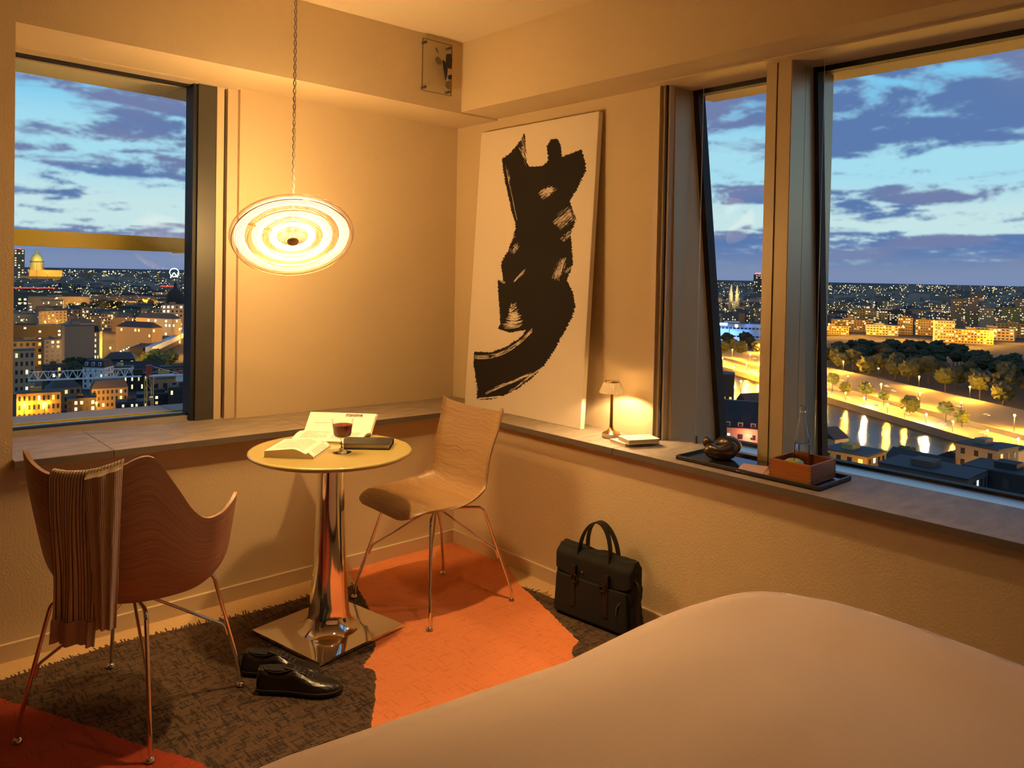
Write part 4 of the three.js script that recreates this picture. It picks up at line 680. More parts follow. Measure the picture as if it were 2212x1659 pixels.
const LIT = [glow(1, 0.72, 0.30, 1.0), glow(1, 0.80, 0.42, 1.3), glow(1, 0.9, 0.62, 1.2), glow(1, 0.62, 0.16, 0.9)], LITW = [glow(0.9, 1, 0.86, 1.2), glow(0.75, 0.95, 0.9, 1.0)];
const unit = new THREE.BoxGeometry(1, 1, 1);
const ball = new THREE.IcosahedronGeometry(1, 1);
const flat = new THREE.PlaneGeometry(1, 1);
function put(name, mat, parent, x, y, z, sx, sy, sz, turn = 0) { const m = shade(new THREE.Mesh(unit, mat)); m.name = name; m.position.set(x, y, z); m.scale.set(sx, sy, sz); m.rotation.y = turn; parent.add(m); return m; }
// mansard or hip roof over a w x d plan
function hip(w, d, h, inset, over = 0.3) { const a = w / 2 + over, b = d / 2 + over, c = Math.max(0.2, w / 2 - inset), e = Math.max(0.2, d / 2 - inset); return hexa([[-a, 0, b], [a, 0, b], [a, 0, -b], [-a, 0, -b], [-c, h, e], [c, h, e], [c, h, -e], [-c, h, -e]]); }
// a building whose front faces the viewpoint, turned by `turn`; base under pixel-free ground point p
function building(o) {
  const { name = 'city_building', label, group, p, w, d = 14, h, turn = 0, wall, roof = 'flat', roofMat = C.roof[0], roofH = 5, rows = 5, cols = 8, lit = 0.2, dark = true, glass = LIT, seed = 1, ww = 0.45, wh = 0.5, side = 0, face = null, ground: gy = G } = o;
  claim(p, Math.hypot(w, d) * 0.42);
  const r = rng(seed), t = thing(name, label, 'building', [p.x, gy, p.z], face ?? toEyeYaw(p) + turn, group);
  add('walls', box(-w / 2, w / 2, 0, h, -d / 2, d / 2), wall, t);
  if (roof === 'flat') { add('roof', box(-w / 2 - 0.2, w / 2 + 0.2, h, h + 0.7, -d / 2 - 0.2, d / 2 + 0.2), roofMat, t); if (w > 14) add('roof_hut', box(-w * 0.2, w * 0.05, h + 0.7, h + 3, -d * 0.2, d * 0.2), wall, t); }
  else if (roof === 'gable') add('roof', hexa([[-w / 2 - 0.4, 0, d / 2 + 0.4], [w / 2 + 0.4, 0, d / 2 + 0.4], [w / 2 + 0.4, 0, -d / 2 - 0.4], [-w / 2 - 0.4, 0, -d / 2 - 0.4], [-w / 2 - 0.4, roofH, 0.1], [w / 2 + 0.4, roofH, 0.1], [w / 2 + 0.4, roofH, -0.1], [-w / 2 - 0.4, roofH, -0.1]]).translate(0, h, 0), roofMat, t);
  else add('roof', hip(w, d, roofH, roof === 'mansard' ? 1.8 : Math.min(w, d) * 0.42).translate(0, h, 0), roofMat, t);
  const facade = (n, k, at) => { for (let i = 0; i < rows; i++) for (let j = 0; j < n; j++) { const on = r() < lit; if (!on && !dark) continue; at((j + 0.5) / n - 0.5, (i + 0.55) / (rows + 0.1), on ? glass[Math.floor(r() * glass.length)] : C.darkGlass, on); } };
  facade(cols, w, (a, b, m, on) => { const q = put(on ? 'lit_window' : 'window', m, t, a * w * 0.97, b * h, d / 2 + (on ? 0.12 : 0.04), w / cols * ww, h / rows * wh, on ? 1 : 0.2); if (on) q.geometry = flat; });
  if (side) { const n = Math.max(1, Math.round(cols * d / w)); facade(n, d, (a, b, m, on) => put(on ? 'lit_window' : 'window', m, t, side * (w / 2 + 0.04), b * h, a * d * 0.95, 0.2, h / rows * wh, d / n * ww)); }
  return t;
}
function roundLamp(name, label, group, p, y, rad, mat, light) {   // post with a glowing head; `light` = [colour, candela]
  const t = thing(name, label, 'street lamp', [p.x, G, p.z], 0, group);
  const post = new THREE.Mesh(unit, C.charcoal); post.name = 'post'; post.scale.set(0.3, y, 0.3); post.position.y = y / 2; t.add(shade(post));
  const b = new THREE.Mesh(ball, mat); b.name = 'lamp_head'; b.scale.setScalar(rad); b.position.y = y; t.add(shade(b));
  if (light && light[1]) { const L = new THREE.PointLight(light[0], light[1]); L.position.y = y - rad - 0.7; L.shadow.radius = 18; L.castShadow = true; t.add(L); }
  return t;
}
// trees: three shapes, shared
const crowns = [1, 2, 3].map((s) => { const g = new THREE.IcosahedronGeometry(1, 4), p = g.attributes.position, v = V(); for (let i = 0; i < p.count; i++) { v.fromBufferAttribute(p, i); const k = 1 + 0.22 * n3(v.x * 1.6 + s * 7, v.y * 1.6, v.z * 1.6) + 0.16 * n3(v.x * 4.5, v.y * 4.5 + s, v.z * 4.5) + 0.09 * n3(v.x * 11, v.y * 11, v.z * 11 + s); p.setXYZ(i, v.x * k, v.y * k * 0.9, v.z * k); } g.computeVertexNormals(); return g; });
const trunk = new THREE.CylinderGeometry(0.5, 0.8, 1, 7).translate(0, 0.5, 0);
function tree(name, label, group, p, rad, h, mat, k = 0) { const t = thing(name, label, 'tree', [p.x, G, p.z], k * 1.7, group), c = new THREE.Mesh(crowns[k % 3], mat); c.name = 'crown'; c.scale.set(rad, rad * 0.95, rad); c.position.y = h - rad * 0.75; t.add(shade(c)); const s = new THREE.Mesh(trunk, C.bark); s.name = 'trunk'; s.scale.set(rad * 0.09, h - rad, rad * 0.09); t.add(shade(s)); return t; }
const SODIUM = lin(1, 0.45, 0.03), GOLD = glow(1, 0.66, 0.14, 4), WHITEG = glow(1, 0.92, 0.72, 5);

// footprints already built on, so that nothing later stands in them
const plots = [];
const free = (p, r) => plots.every(([x, z, q]) => Math.hypot(x - p.x, z - p.z) > q + r);
const claim = (p, r) => plots.push([p.x, p.z, r]);

// two small round stickers low on the large pane
{
  const w = scene.getObjectByName('window_2'), st = std(lin(0.75, 0.72, 0.66), 0.6);
  for (const [u, v] of [[1784, 990], [1793.5, 987.5]]) { const d = eyeRay(u, v), zz = -0.566, t = (zz - EYE.z) / d.z, p = EYE.clone().addScaledVector(d, t); add('sticker', merge([new THREE.TorusGeometry(0.0075, 0.0012, 6, 24), new THREE.TorusGeometry(0.0028, 0.0009, 6, 14, 4.2)]).translate(p.x, p.y, p.z), st, w); }
}
// ---------- right-hand view: river, quays, park, near houses ----------
const bankA = ground(1770, 866), bankDir = ground(2212, 1000).sub(bankA).normalize(), bankN = V(-bankDir.z, 0, bankDir.x).multiplyScalar(-1);   // along the river, and away from the viewpoint
if (bankN.dot(EYE.clone().sub(bankA)) > 0) bankN.multiplyScalar(-1);
const along = (s, o, y = G) => bankA.clone().addScaledVector(bankDir, s).addScaledVector(bankN, o).setY(y);   // s metres along the bank, o metres beyond it
function strip(name, label, s0, s1, o0, o1, y0, y1, mat, skew = 0) { const q = (s, o, y) => along(s, o, y).toArray(); return struct(name, hexa([q(s0, o0, y0), q(s1, o0, y0), q(s1, o1, y0), q(s0, o1, y0), q(s0, o0, y1), q(s1, o0, y1), q(s1, o1, y1), q(s0, o1, y1)]), mat, label); }
{
  const wave = noiseTex(512, (u, v) => 0.5 + 0.5 * tileN(u, v, 30, 3), [0.02, 0.05]);
  strip('river', 'dark river below the quay mirroring the lamps', -1500, 900, -104, 0, G - 6, G + 0.35, phys(lin(0.010, 0.011, 0.011), 0.12, { bumpMap: wave, bumpScale: 0.16, ior: 1.33 }));
  strip('quay_wall', 'stone quay wall along the far bank', -1500, 900, 0, 2.5, G - 6, G + 5, C.paving);
  strip('quay_path', 'lit quay promenade above the water', -1500, 900, 2.5, 30, G - 1, G + 4.6, C.paving);
  strip('quay_wall_upper', 'low retaining wall between quay and road', -1500, 900, 30, 31, G, G + 7.6, C.paving);
  strip('quay_road', 'wide road lit orange by street lamps', -1500, 900, 31, 105, G - 1, G + 7, C.asphalt);
  strip('near_bank', 'dark near bank under the houses', -1500, 900, -130, -104, G - 6, G + 2.4, C.brown);
}
// street lamps along the quay and the road; the nearer ones light the ground
const lampLabelQ = 'tall orange street lamp on the far quay road';
for (let i = 0; i < 17; i++) { const s = -330 + i * 44, p = along(s + 6 * CR(), 33 + 4 * CR()); roundLamp('street_lamp', lampLabelQ, 'lamps along the quay road', p, 17, 0.8, GOLD, i % 3 === 1 ? null : [SODIUM, 34000]); }
for (let i = 0; i < 13; i++) { const p = along(-310 + i * 58 + 10 * CR(), 98); roundLamp('street_lamp', 'orange street lamp at the park edge of the road', 'lamps at the park edge', p, 17, 0.8, GOLD, i % 3 === 1 ? null : [SODIUM, 34000]); }
for (let i = 0; i < 16; i++) { const p = along(-90 + i * 23 + 10 * CR(), 4), g = i % 3 !== 0; roundLamp('promenade_lamp', g ? 'orange lamp on the promenade above the river wall' : 'white lamp on the promenade above the river wall', g ? 'orange promenade lamps' : 'white promenade lamps', p, 11, 0.7, g ? GOLD : WHITEG, g ? [SODIUM, 8000] : [lin(1, 0.80, 0.42), 8000]); }
// parked and moving cars on the quay: small bodies with lights
{
  const body = std(lin(0.25, 0.24, 0.23), 0.4), beam = glow(1, 0.93, 0.75, 3), tail = glow(1, 0.12, 0.05, 2);
  for (let i = 0; i < 34; i++) { const p = along(-240 + i * 17 + 9 * CR(), i % 2 ? 14 + 4 * CR() : 55 + 30 * CR()), t = thing('car', i % 2 ? 'small car parked on the river promenade' : 'small car driving on the orange-lit quay road', 'car', [p.x, i % 2 ? G + 4.6 : G + 7, p.z], Math.atan2(bankDir.x, bankDir.z), i % 2 ? 'cars on the promenade' : 'cars on the quay road'); add('body', merge([rbox(1.8, 0.8, 4.4, 0.3).translate(0, 0.6, 0), rbox(1.6, 0.6, 2.3, 0.25).translate(0, 1.25, -0.2)]), body, t); for (const x of [-0.6, 0.6]) { put('headlight', beam, t, x, 0.7, 2.2, 0.4, 0.3, 0.1); put('tail_light', tail, t, x, 0.7, -2.2, 0.4, 0.3, 0.1); } }
}
// the dark park: tree belts beyond the road
{
  let n = 0;
  for (let i = 0; i < 900 && n < 190; i++) { const p = along(-300 + 640 * CR(), 114 + 190 * Math.pow(CR(), 0.8)); if (!free(p, 7)) continue; claim(p, 7); tree('park_tree', 'dark broad-leaved tree in the park beyond the quay road', 'park trees', p, 7 + 1.6 * CR(), 18 + 8 * CR(), C.leaf, n++); }
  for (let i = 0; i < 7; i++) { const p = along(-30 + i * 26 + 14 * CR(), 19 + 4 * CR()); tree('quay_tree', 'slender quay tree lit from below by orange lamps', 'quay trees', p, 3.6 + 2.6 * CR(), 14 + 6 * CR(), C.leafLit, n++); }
  tree('quay_tree', 'single dark round tree by the road beside the bridge', null, along(318, 46), 11, 26, C.leaf, 1);
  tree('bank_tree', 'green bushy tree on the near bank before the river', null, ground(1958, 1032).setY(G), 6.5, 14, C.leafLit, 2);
  for (const [u, v] of [[1545, 770], [1560, 776], [1580, 768], [1600, 775], [1620, 766], [1640, 772], [1570, 752], [1610, 750]]) tree('square_tree', 'dark tree above the orange avenue in the narrow sash', 'trees behind the narrow sash', ground(u, v), 7 + 2 * CR(), 20, C.leaf, n++);
}
// warm-lit rows of buildings beyond the park
{
  const rows = [
    [1800, 722, 44, 15, 'ochre', 4, 12, 'long low orange-lit building behind the park at the window post'], [1838, 716, 62, 22, 'ochre', 6, 14, 'orange-lit office block with dark window bands behind the park'], [1880, 706, 58, 34, 'ochre', 8, 12, 'tall orange block with many window rows behind the park'],
    [1905, 724, 46, 18, 'cream', 4, 10, 'pale yellow-lit block behind the park trees'], [1955, 722, 22, 30, 'ochre', 6, 6, 'narrow bright orange house behind the park'], [1997, 724, 26, 28, 'ochre', 6, 7, 'square orange house beside the narrow one'],
    [2038, 738, 26, 34, 'cream', 7, 7, 'tall bright yellow block by the boulevard'], [2102, 742, 48, 22, 'ochre', 5, 12, 'wide bright yellow office building by the boulevard'], [2150, 734, 50, 20, 'cream', 4, 9, 'low yellow building under the towers'], [2190, 728, 50, 24, 'ochre', 5, 9, 'yellow building at the right edge behind the park'],
    [1850, 690, 60, 26, 'cream', 6, 12, 'pale slab with lit floors above the orange row'], [1940, 700, 46, 30, 'brown', 8, 9, 'dark slab block above the orange row'],
  ];
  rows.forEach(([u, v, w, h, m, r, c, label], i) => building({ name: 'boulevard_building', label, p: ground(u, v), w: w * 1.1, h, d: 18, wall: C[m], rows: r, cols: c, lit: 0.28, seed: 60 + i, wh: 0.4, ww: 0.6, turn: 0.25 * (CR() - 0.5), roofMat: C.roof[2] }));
  // boulevard lamps that light these fronts
  for (const [u, v] of [[1790, 728], [1830, 728], [1868, 726], [1910, 735], [1950, 733], [1985, 736], [2020, 742], [2062, 748], [2105, 750], [2150, 746], [2195, 742]]) roundLamp('boulevard_lamp', 'orange lamp on the boulevard before the yellow buildings', 'boulevard lamps', ground(u, v), 22, 1.2, GOLD, [SODIUM, 30000]);
  // towers on the slope
  const towers = [[2066, 712, 22, 62, 'three-part tower block with scattered lit flats'], [2098, 714, 22, 66, 'tallest grey tower block with scattered lit flats'], [2130, 716, 24, 46, 'slim lit tower to the right of the tall blocks'], [2182, 708, 32, 44, 'orange-tinted tower near the right edge'], [2206, 700, 26, 60, 'dark tower at the right edge'], [2010, 676, 40, 30, 'wide dark block on the slope'], [1920, 676, 36, 34, 'pale tower block on the slope above the slab']];
  towers.forEach(([u, v, w, h, label], i) => building({ name: 'tower_block', label, p: ground(u, v), w, h, d: 18, wall: i === 3 ? C.ochre : C.stone[i % 4], rows: Math.round(h / 4.5), cols: 6, lit: 0.3, seed: 90 + i, dark: false, ww: 0.5, wh: 0.35 }));
}
// near houses under the right window
{
  const A = (o) => building({ name: 'near_house', dark: true, side: 0, ...o });
  A({ label: 'pale gabled house end at the window post beside the river', p: ground(1790, 990), w: 11, h: 12, d: 16, wall: C.cream, roof: 'gable', roofMat: C.roof[1], roofH: 5, rows: 3, cols: 1, lit: 0, ww: 0.1, wh: 0.1, turn: 0.9, seed: 1 });
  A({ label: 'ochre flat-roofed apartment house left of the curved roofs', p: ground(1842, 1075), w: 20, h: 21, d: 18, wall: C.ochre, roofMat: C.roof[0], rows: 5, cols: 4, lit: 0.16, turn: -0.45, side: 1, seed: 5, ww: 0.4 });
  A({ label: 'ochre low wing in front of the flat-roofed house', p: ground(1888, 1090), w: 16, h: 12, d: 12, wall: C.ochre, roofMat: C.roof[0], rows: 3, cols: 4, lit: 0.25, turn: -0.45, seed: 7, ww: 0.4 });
  A({ label: 'dark hall with a low gabled roof and skylight', p: ground(1928, 1066), w: 22, h: 11, d: 20, wall: C.charcoal, roof: 'gable', roofMat: C.roof[1], roofH: 5, rows: 2, cols: 3, lit: 0, turn: -0.4, seed: 8 });
  A({ label: 'long dark roofed building behind the brown block', p: ground(1992, 1062), w: 28, h: 13, d: 18, wall: C.brown, roof: 'gable', roofMat: C.roof[3], roofH: 5, rows: 2, cols: 5, lit: 0, turn: -0.5, seed: 9 });
  A({ label: 'brown block with bright white ground-floor windows', p: ground(2010, 1128), w: 33, h: 22, d: 22, wall: C.brown, roofMat: C.roof[1], rows: 3, cols: 7, lit: 0.3, glass: LITW, turn: -0.35, side: 1, seed: 12, ww: 0.35, wh: 0.6 });
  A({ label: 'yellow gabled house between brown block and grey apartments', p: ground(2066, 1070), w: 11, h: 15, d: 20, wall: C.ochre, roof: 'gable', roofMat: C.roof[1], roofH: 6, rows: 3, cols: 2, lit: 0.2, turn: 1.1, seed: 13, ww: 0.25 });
  A({ label: 'grey stepped apartment house with balconies near the river', p: ground(2128, 1085), w: 18, h: 25, d: 16, wall: C.stone[4], roofMat: C.roof[1], rows: 5, cols: 3, lit: 0.12, turn: -0.5, seed: 14, ww: 0.3, side: 1 });
  A({ label: 'cream balcony wing of the grey apartments', p: ground(2176, 1072), w: 13, h: 22, d: 14, wall: C.cream, roofMat: C.roof[1], rows: 4, cols: 2, lit: 0.25, turn: -0.4, seed: 15, ww: 0.5 });
  A({ label: 'near-black low house at the bottom right corner', p: ground(2190, 1135), w: 32, h: 22, d: 20, wall: C.charcoal, roofMat: C.roof[1], rows: 3, cols: 5, lit: 0.14, glass: LITW, turn: -0.3, seed: 18, ww: 0.35 });
  // lamps in the lanes between them
  for (const [u, v] of [[1862, 1108], [2078, 1100], [2150, 1085], [1900, 1075]]) roundLamp('lane_lamp', 'small orange lamp in a lane between the near houses', 'lane lamps', ground(u, v), 8, 0.4, GOLD, [SODIUM, 2500]);
}
// seen through the narrow sash: black tower, lit avenue, roof with dormers, cream arcade
{
  building({ name: 'sash_tower', label: 'dark tower with few lit windows at the slanted frame', p: ground(1556, 905), w: 17, h: 31, d: 14, wall: C.charcoal, rows: 7, cols: 4, lit: 0.3, dark: false, seed: 33, ww: 0.35, wh: 0.4 });
  const p = ground(1600, 985), t = thing('arcade_building', 'long cream building with arched windows and dark dormered roof', 'building', [p.x, G, p.z], toEyeYaw(p) - 0.06);
  const W = 60, H = 17;
  add('walls', box(-W / 2, W / 2, 0, H, -9, 9), C.cream, t); add('roof', hip(W, 18, 13, 7).translate(0, H, 0), C.roof[3], t); add('cornice', box(-W / 2 - 0.4, W / 2 + 0.4, H * 0.53, H * 0.53 + 0.5, 9, 9.7), C.charcoal, t); add('cornice', box(-W / 2 - 0.4, W / 2 + 0.4, H - 0.3, H + 0.3, 9, 9.8), C.charcoal, t);
  const arch = new THREE.Shape(); arch.moveTo(-1.5, 0); arch.lineTo(1.5, 0); arch.lineTo(1.5, 2.6); arch.absarc(0, 2.6, 1.5, 0, Math.PI); const ag = new THREE.ExtrudeGeometry(arch, { depth: 0.3, bevelEnabled: false });
  for (let i = 0; i < 9; i++) { const x = -W / 2 + 4 + i * 6.5, a = new THREE.Mesh(ag, i % 4 === 3 ? LIT[2] : C.brown); a.name = i % 4 === 3 ? 'lit_window' : 'arched_window'; a.position.set(x, 3, 8.95); t.add(shade(a)); put(i % 3 === 0 ? 'lit_window' : 'window', i % 3 === 0 ? LIT[1] : C.darkGlass, t, x, H * 0.72, 9.05, 2.6, 2.6, 0.2); put('dormer', C.cream, t, x, H + 1.6, 8, 2.6, 2, 2.4); put('dormer_window', i === 2 ? LIT[2] : C.darkGlass, t, x, H + 1.5, 9.25, 1.8, 1.4, 0.1); }
  put('neon_sign', glow(1, 0.16, 0.10, 1.3), t, 4, H * 0.78, 9.2, 4.5, 2, 0.3);
  { const L = new THREE.PointLight(lin(1, 0.25, 0.15), 500); L.position.set(4, H * 0.78, 13); L.shadow.radius = 40; L.castShadow = true; t.add(L); }
  building({ name: 'gable_house', label: 'dark gabled roof below the orange avenue in the narrow sash', p: ground(1630, 935), w: 22, h: 17, d: 16, wall: C.ochre, roof: 'gable', roofMat: C.roof[3], roofH: 8, rows: 2, cols: 3, lit: 0, turn: 0.7, seed: 35 });
  for (const [u, v, s] of [[1560, 800, 700], [1585, 822, 700], [1612, 812, 700], [1640, 817, 700], [1575, 848, 600], [1600, 858, 600], [1632, 842, 600], [1650, 800, 600], [1545, 815, 600]]) roundLamp('avenue_lamp', 'orange lamp over the avenue seen through the narrow sash', 'avenue lamps', ground(u, v), 13, 0.8, GOLD, [SODIUM, s * 45]);
  const q = ground(1575, 738), s = thing('stage_floodlight', 'blue floodlight glare behind the narrow sash', 'floodlight', [q.x, G, q.z], toEyeYaw(q)); put('mast', C.charcoal, s, 0, 13, 0, 1, 26, 1); put('blue_lamp_head', glow(0.12, 0.35, 1, 6), s, -14, 26, 0, 22, 3.5, 1); put('white_lamp_head', WHITEG, s, 10, 24, 0, 4, 4, 1);
  { const L = new THREE.PointLight(lin(0.1, 0.3, 1), 22000); L.position.set(-10, 26, 6); L.shadow.radius = 60; L.castShadow = true; s.add(L); }
  building({ name: 'stage_hall', label: 'white hall washed by blue and violet floodlight', p: ground(1590, 735), w: 92, h: 26, d: 20, wall: C.white, rows: 2, cols: 16, lit: 0.1, seed: 37, ww: 0.7, wh: 0.2 });
  const f = ground(1585, 668); claim(f, 62); const tw = thing('twin_spires', 'pale church with two pointed spires on the far slope', 'church', [f.x, G, f.z], toEyeYaw(f)); const cw = C.cream;
  for (const x of [-9, 9]) { put('tower', C.cream, tw, x, 22, 0, 10, 44, 10); const g = add('spire', new THREE.ConeGeometry(6, 34, 8).translate(x, 61, 0), cw, tw); }
  for (const x of [-12, 12]) { const L = new THREE.PointLight(lin(1, 0.9, 0.5), 6500); L.position.set(x, 48, 36); L.shadow.radius = 40; L.castShadow = true; tw.add(L); put('flood_lamp', GOLD, tw, x, 46, 38, 2, 2, 2); put('lamp_mast', C.charcoal, tw, x, 22, 38, 1, 45, 1); }
  put('nave', C.stone[0], tw, 0, 12, -20, 26, 24, 50);
  const rt = ground(1636, 648), rr = building({ name: 'far_tower', label: 'far tower with a red lamp on its top', p: rt, w: 36, h: 110, d: 30, wall: C.stone[3], rows: 12, cols: 4, lit: 0.35, seed: 44, dark: false }); put('red_signal_lamp', glow(1, 0.12, 0.12, 3), rr, 0, 115, 0, 22, 7, 4);
}
// ---------- left-hand view ----------
{
  const spec = [   // pixel-guided ground spots: [u, v, w, h, wall, rows, cols, lit, roof, turn, label]
    [68, 752, 100, 26, 'charcoal', 6, 16, 0.22, 'flat', 0.1, 'long dark office slab with rows of white windows at the left'], [60, 668, 200, 34, 'stone3', 4, 20, 0.35, 'flat', 0.0, 'wide colonnaded slab with red-lit roof line at the left'], [128, 672, 110, 30, 'stone2', 5, 14, 0.2, 'flat', -0.1, 'grey-green office slab right of the colonnaded one'],
    [110, 716, 46, 30, 'stone4', 7, 7, 0.2, 'flat', 0.3, 'grey mid-rise with small lit windows behind the reflection'], [70, 790, 58, 24, 'ochre', 4, 7, 0.4, 'flat', 0.15, 'yellow-lit apartment house with glowing windows'], [116, 792, 30, 26, 'stone3', 6, 4, 0.3, 'flat', 0.2, 'dark house with a turquoise window among warm ones'],
    [168, 804, 38, 42, 'stone4', 2, 3, 0, 'flat', 0.2, 'big blank grey gable wall in the middle of the left view'], [206, 800, 14, 36, 'cream', 7, 4, 0.5, 'mansard', -0.2, 'narrow lit corner house beside the blank wall'], [170, 736, 40, 22, 'ochre', 4, 7, 0.15, 'hip', 0.3, 'bright orange-lit house on the street bend'],
    [190, 700, 46, 24, 'stone0', 4, 8, 0.15, 'flat', 0.2, 'beige block behind the orange house'], [252, 708, 50, 22, 'stone2', 4, 9, 0.25, 'flat', -0.3, 'pale terrace block in mid distance'], [318, 696, 54, 20, 'cream', 5, 9, 0.3, 'flat', -0.35, 'cream apartment terrace before the dark dome'], [355, 706, 40, 28, 'cream', 5, 6, 0.35, 'flat', -0.3, 'cream block with tall windows before the dark dome'],
    [300, 760, 62, 28, 'stone0', 5, 10, 0.15, 'hip', -0.75, 'long beige railway-side building with hipped roof'], [342, 742, 70, 32, 'stone2', 6, 10, 0.25, 'hip', -0.75, 'long building nearer the lit office tower'], [375, 732, 34, 46, 'stone4', 8, 5, 0.6, 'flat', -0.2, 'office tower with bright white lit floors'], [405, 726, 44, 40, 'stone2', 8, 8, 0.55, 'flat', -0.25, 'office block with lit floors at the dark post'], [412, 690, 40, 26, 'cream', 4, 6, 0.3, 'flat', 0, 'cream block high at the dark post'],
    [262, 800, 44, 11, 'charcoal', 2, 6, 0.1, 'hip', -0.3, 'low dark roofed shed by the railway'], [300, 812, 70, 8, 'stone3', 1, 8, 0.1, 'gable', -0.2, 'long low grey roof below the railway'], [262, 832, 26, 15, 'cream', 3, 5, 0.1, 'flat', -0.2, 'cream house right of the white corner house'], [305, 842, 46, 13, 'charcoal', 2, 12, 0.3, 'flat', -0.1, 'dark ribbed pavilion with greenish lit ground floor'],
    [385, 852, 62, 13, 'stone0', 1, 6, 0.05, 'flat', 0.05, 'wide beige hall behind the crane counterweight'], [392, 822, 54, 12, 'stone3', 2, 6, 0.1, 'flat', -0.05, 'flat grey roofs beyond the beige hall'], [350, 884, 50, 11, 'charcoal', 3, 9, 0.25, 'flat', 0.0, 'dark glazed block below the crane'], [402, 886, 36, 16, 'charcoal', 3, 8, 0.2, 'flat', 0.1, 'dark glazed block at the lower right of the left view'],
    [50, 848, 22, 32, 'stone2', 5, 4, 0.3, 'flat', 0.1, 'pale house with lit windows at the left edge'], [118, 842, 24, 19, 'brown', 4, 4, 0.35, 'flat', 0.2, 'brown house with bright windows above the crane jib'], [136, 884, 30, 15, 'stone0', 3, 5, 0.1, 'hip', 0.3, 'beige low building with grey hipped roof'], [84, 905, 38, 17, 'ochre', 3, 9, 0.1, 'flat', 0.0, 'added ochre hall standing in for an orange room reflection at the lower left'], [235, 892, 34, 17, 'stone0', 4, 8, 0.2, 'mansard', 0.1, 'orange-tinted house in the middle under the crane jib'],  // the ochre hall is added in place of a reflection in the pane
    [176, 900, 26, 12, 'charcoal', 3, 5, 0.4, 'flat', 0, 'dark low shop with lit signs at the bottom'], [290, 900, 34, 10, 'charcoal', 3, 8, 0.3, 'flat', 0, 'dark workshop with lit doors at the bottom'],
  ];
  const pick = (s) => (s.startsWith('stone') ? C.stone[+s[5]] : C[s]);
  spec.forEach(([u, v, w0, h, m, rows, cols, lit, roof, turn, label], i) => { const w = w0 * (v > 780 ? 0.62 : v > 700 ? 0.8 : 1); building({ name: 'city_building', label, p: ground(u, v), w, h, d: v > 780 ? 12 : 16, wall: pick(m), rows, cols, lit, roof, roofMat: C.roof[i % 4], roofH: roof === 'hip' ? 6 : 5, turn, seed: 200 + i, dark: rows * cols < 50 && !/blank/.test(label), glass: /office/.test(label) ? LITW : LIT, side: turn < -0.4 ? 1 : 0 }); });
  // white corner house with dormers
  const p = ground(212, 838), t = building({ name: 'mansard_house', label: 'white corner house with dark mansard roof and dormers', p, w: 17, h: 17, d: 14, wall: C.white, roof: 'mansard', roofMat: C.roof[1], roofH: 5.5, rows: 4, cols: 4, lit: 0.08, turn: -0.5, side: 1, seed: 300, ww: 0.3 });
  for (let i = 0; i < 3; i++) { put('dormer', C.white, t, -5.5 + i * 5.2, 19.6, 6.6, 2, 2.6, 1.6); put('dormer_window', C.darkGlass, t, -5.5 + i * 5.2, 19.6, 7.45, 1.1, 1.8, 0.1); }
  // railway: pale roofs running to the right, blue-lit street beside
  const a = ground(318, 772), b = ground(440, 712), dir = b.clone().sub(a).normalize(), nn = V(-dir.z, 0, dir.x), q = (o, e, y) => a.clone().addScaledVector(nn, o).addScaledVector(dir, e).setY(y).toArray(), slab = (o0, o1, y0, y1) => hexa([q(o0, -10, y0), q(o1, -10, y0), q(o1, 900, y0), q(o0, 900, y0), q(o0, -10, y1), q(o1, -10, y1), q(o1, 900, y1), q(o0, 900, y1)]);
  const st = thing('station_roof', 'long pale and dark station roofs running diagonally in the left view', 'station'); add('pale_roof', slab(0, 7, G + 6, G + 12), std(lin(0.45, 0.5, 0.56), 0.6), st); add('dark_roof', slab(-16, -2, G + 6, G + 11), C.roof[1], st); add('base_wall', slab(-15, 6, G, G + 6), C.charcoal, st);
  for (let i = 0; i < 26; i++) { const s = a.clone().addScaledVector(dir, i * 13 - 4).addScaledVector(nn, (CR() - 0.5) * 4 - 24); if (!free(s, 0)) continue; roundLamp('bluish_lamp', 'bluish lamp in the row along the railway street', 'bluish railway street lamps', s, 7, 0.75, glow(0.2, 0.75, 1, 3.2), i % 5 === 0 ? [lin(0.2, 0.7, 1), 1800] : null); }
  // green lit court
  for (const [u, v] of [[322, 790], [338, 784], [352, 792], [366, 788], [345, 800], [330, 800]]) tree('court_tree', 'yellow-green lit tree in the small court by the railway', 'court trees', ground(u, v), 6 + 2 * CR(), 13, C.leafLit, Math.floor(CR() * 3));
  for (const [u, v, k] of [[336, 796, 900], [352, 800, 900], [362, 790, 500]]) roundLamp('court_lamp', 'bright yellow lamp in the lit court', 'court lamps', ground(u, v), 9, 0.9, GOLD, [lin(1, 0.78, 0.12), k * 3]);
  for (const [u, v, k] of [[76, 765, 500], [175, 748, 900], [165, 720, 700], [262, 752, 400], [270, 742, 400], [238, 776, 300], [222, 728, 300], [52, 912, 150], [96, 908, 150], [60, 806, 300], [208, 908, 300], [320, 720, 500], [420, 742, 600]]) roundLamp('street_lamp', 'orange street lamp among the blocks of the left view', 'lamps of the left view', ground(u, v), 11, 0.7, GOLD, [SODIUM, k * 22]);
  for (const [u, v] of [[155, 778], [170, 776]]) roundLamp('sports_lamp', 'one of two bright white lamps side by side in the left view', 'twin white lamps', ground(u, v + 24), 16, 1.3, WHITEG, [lin(1, 0.85, 0.6), 2500]);
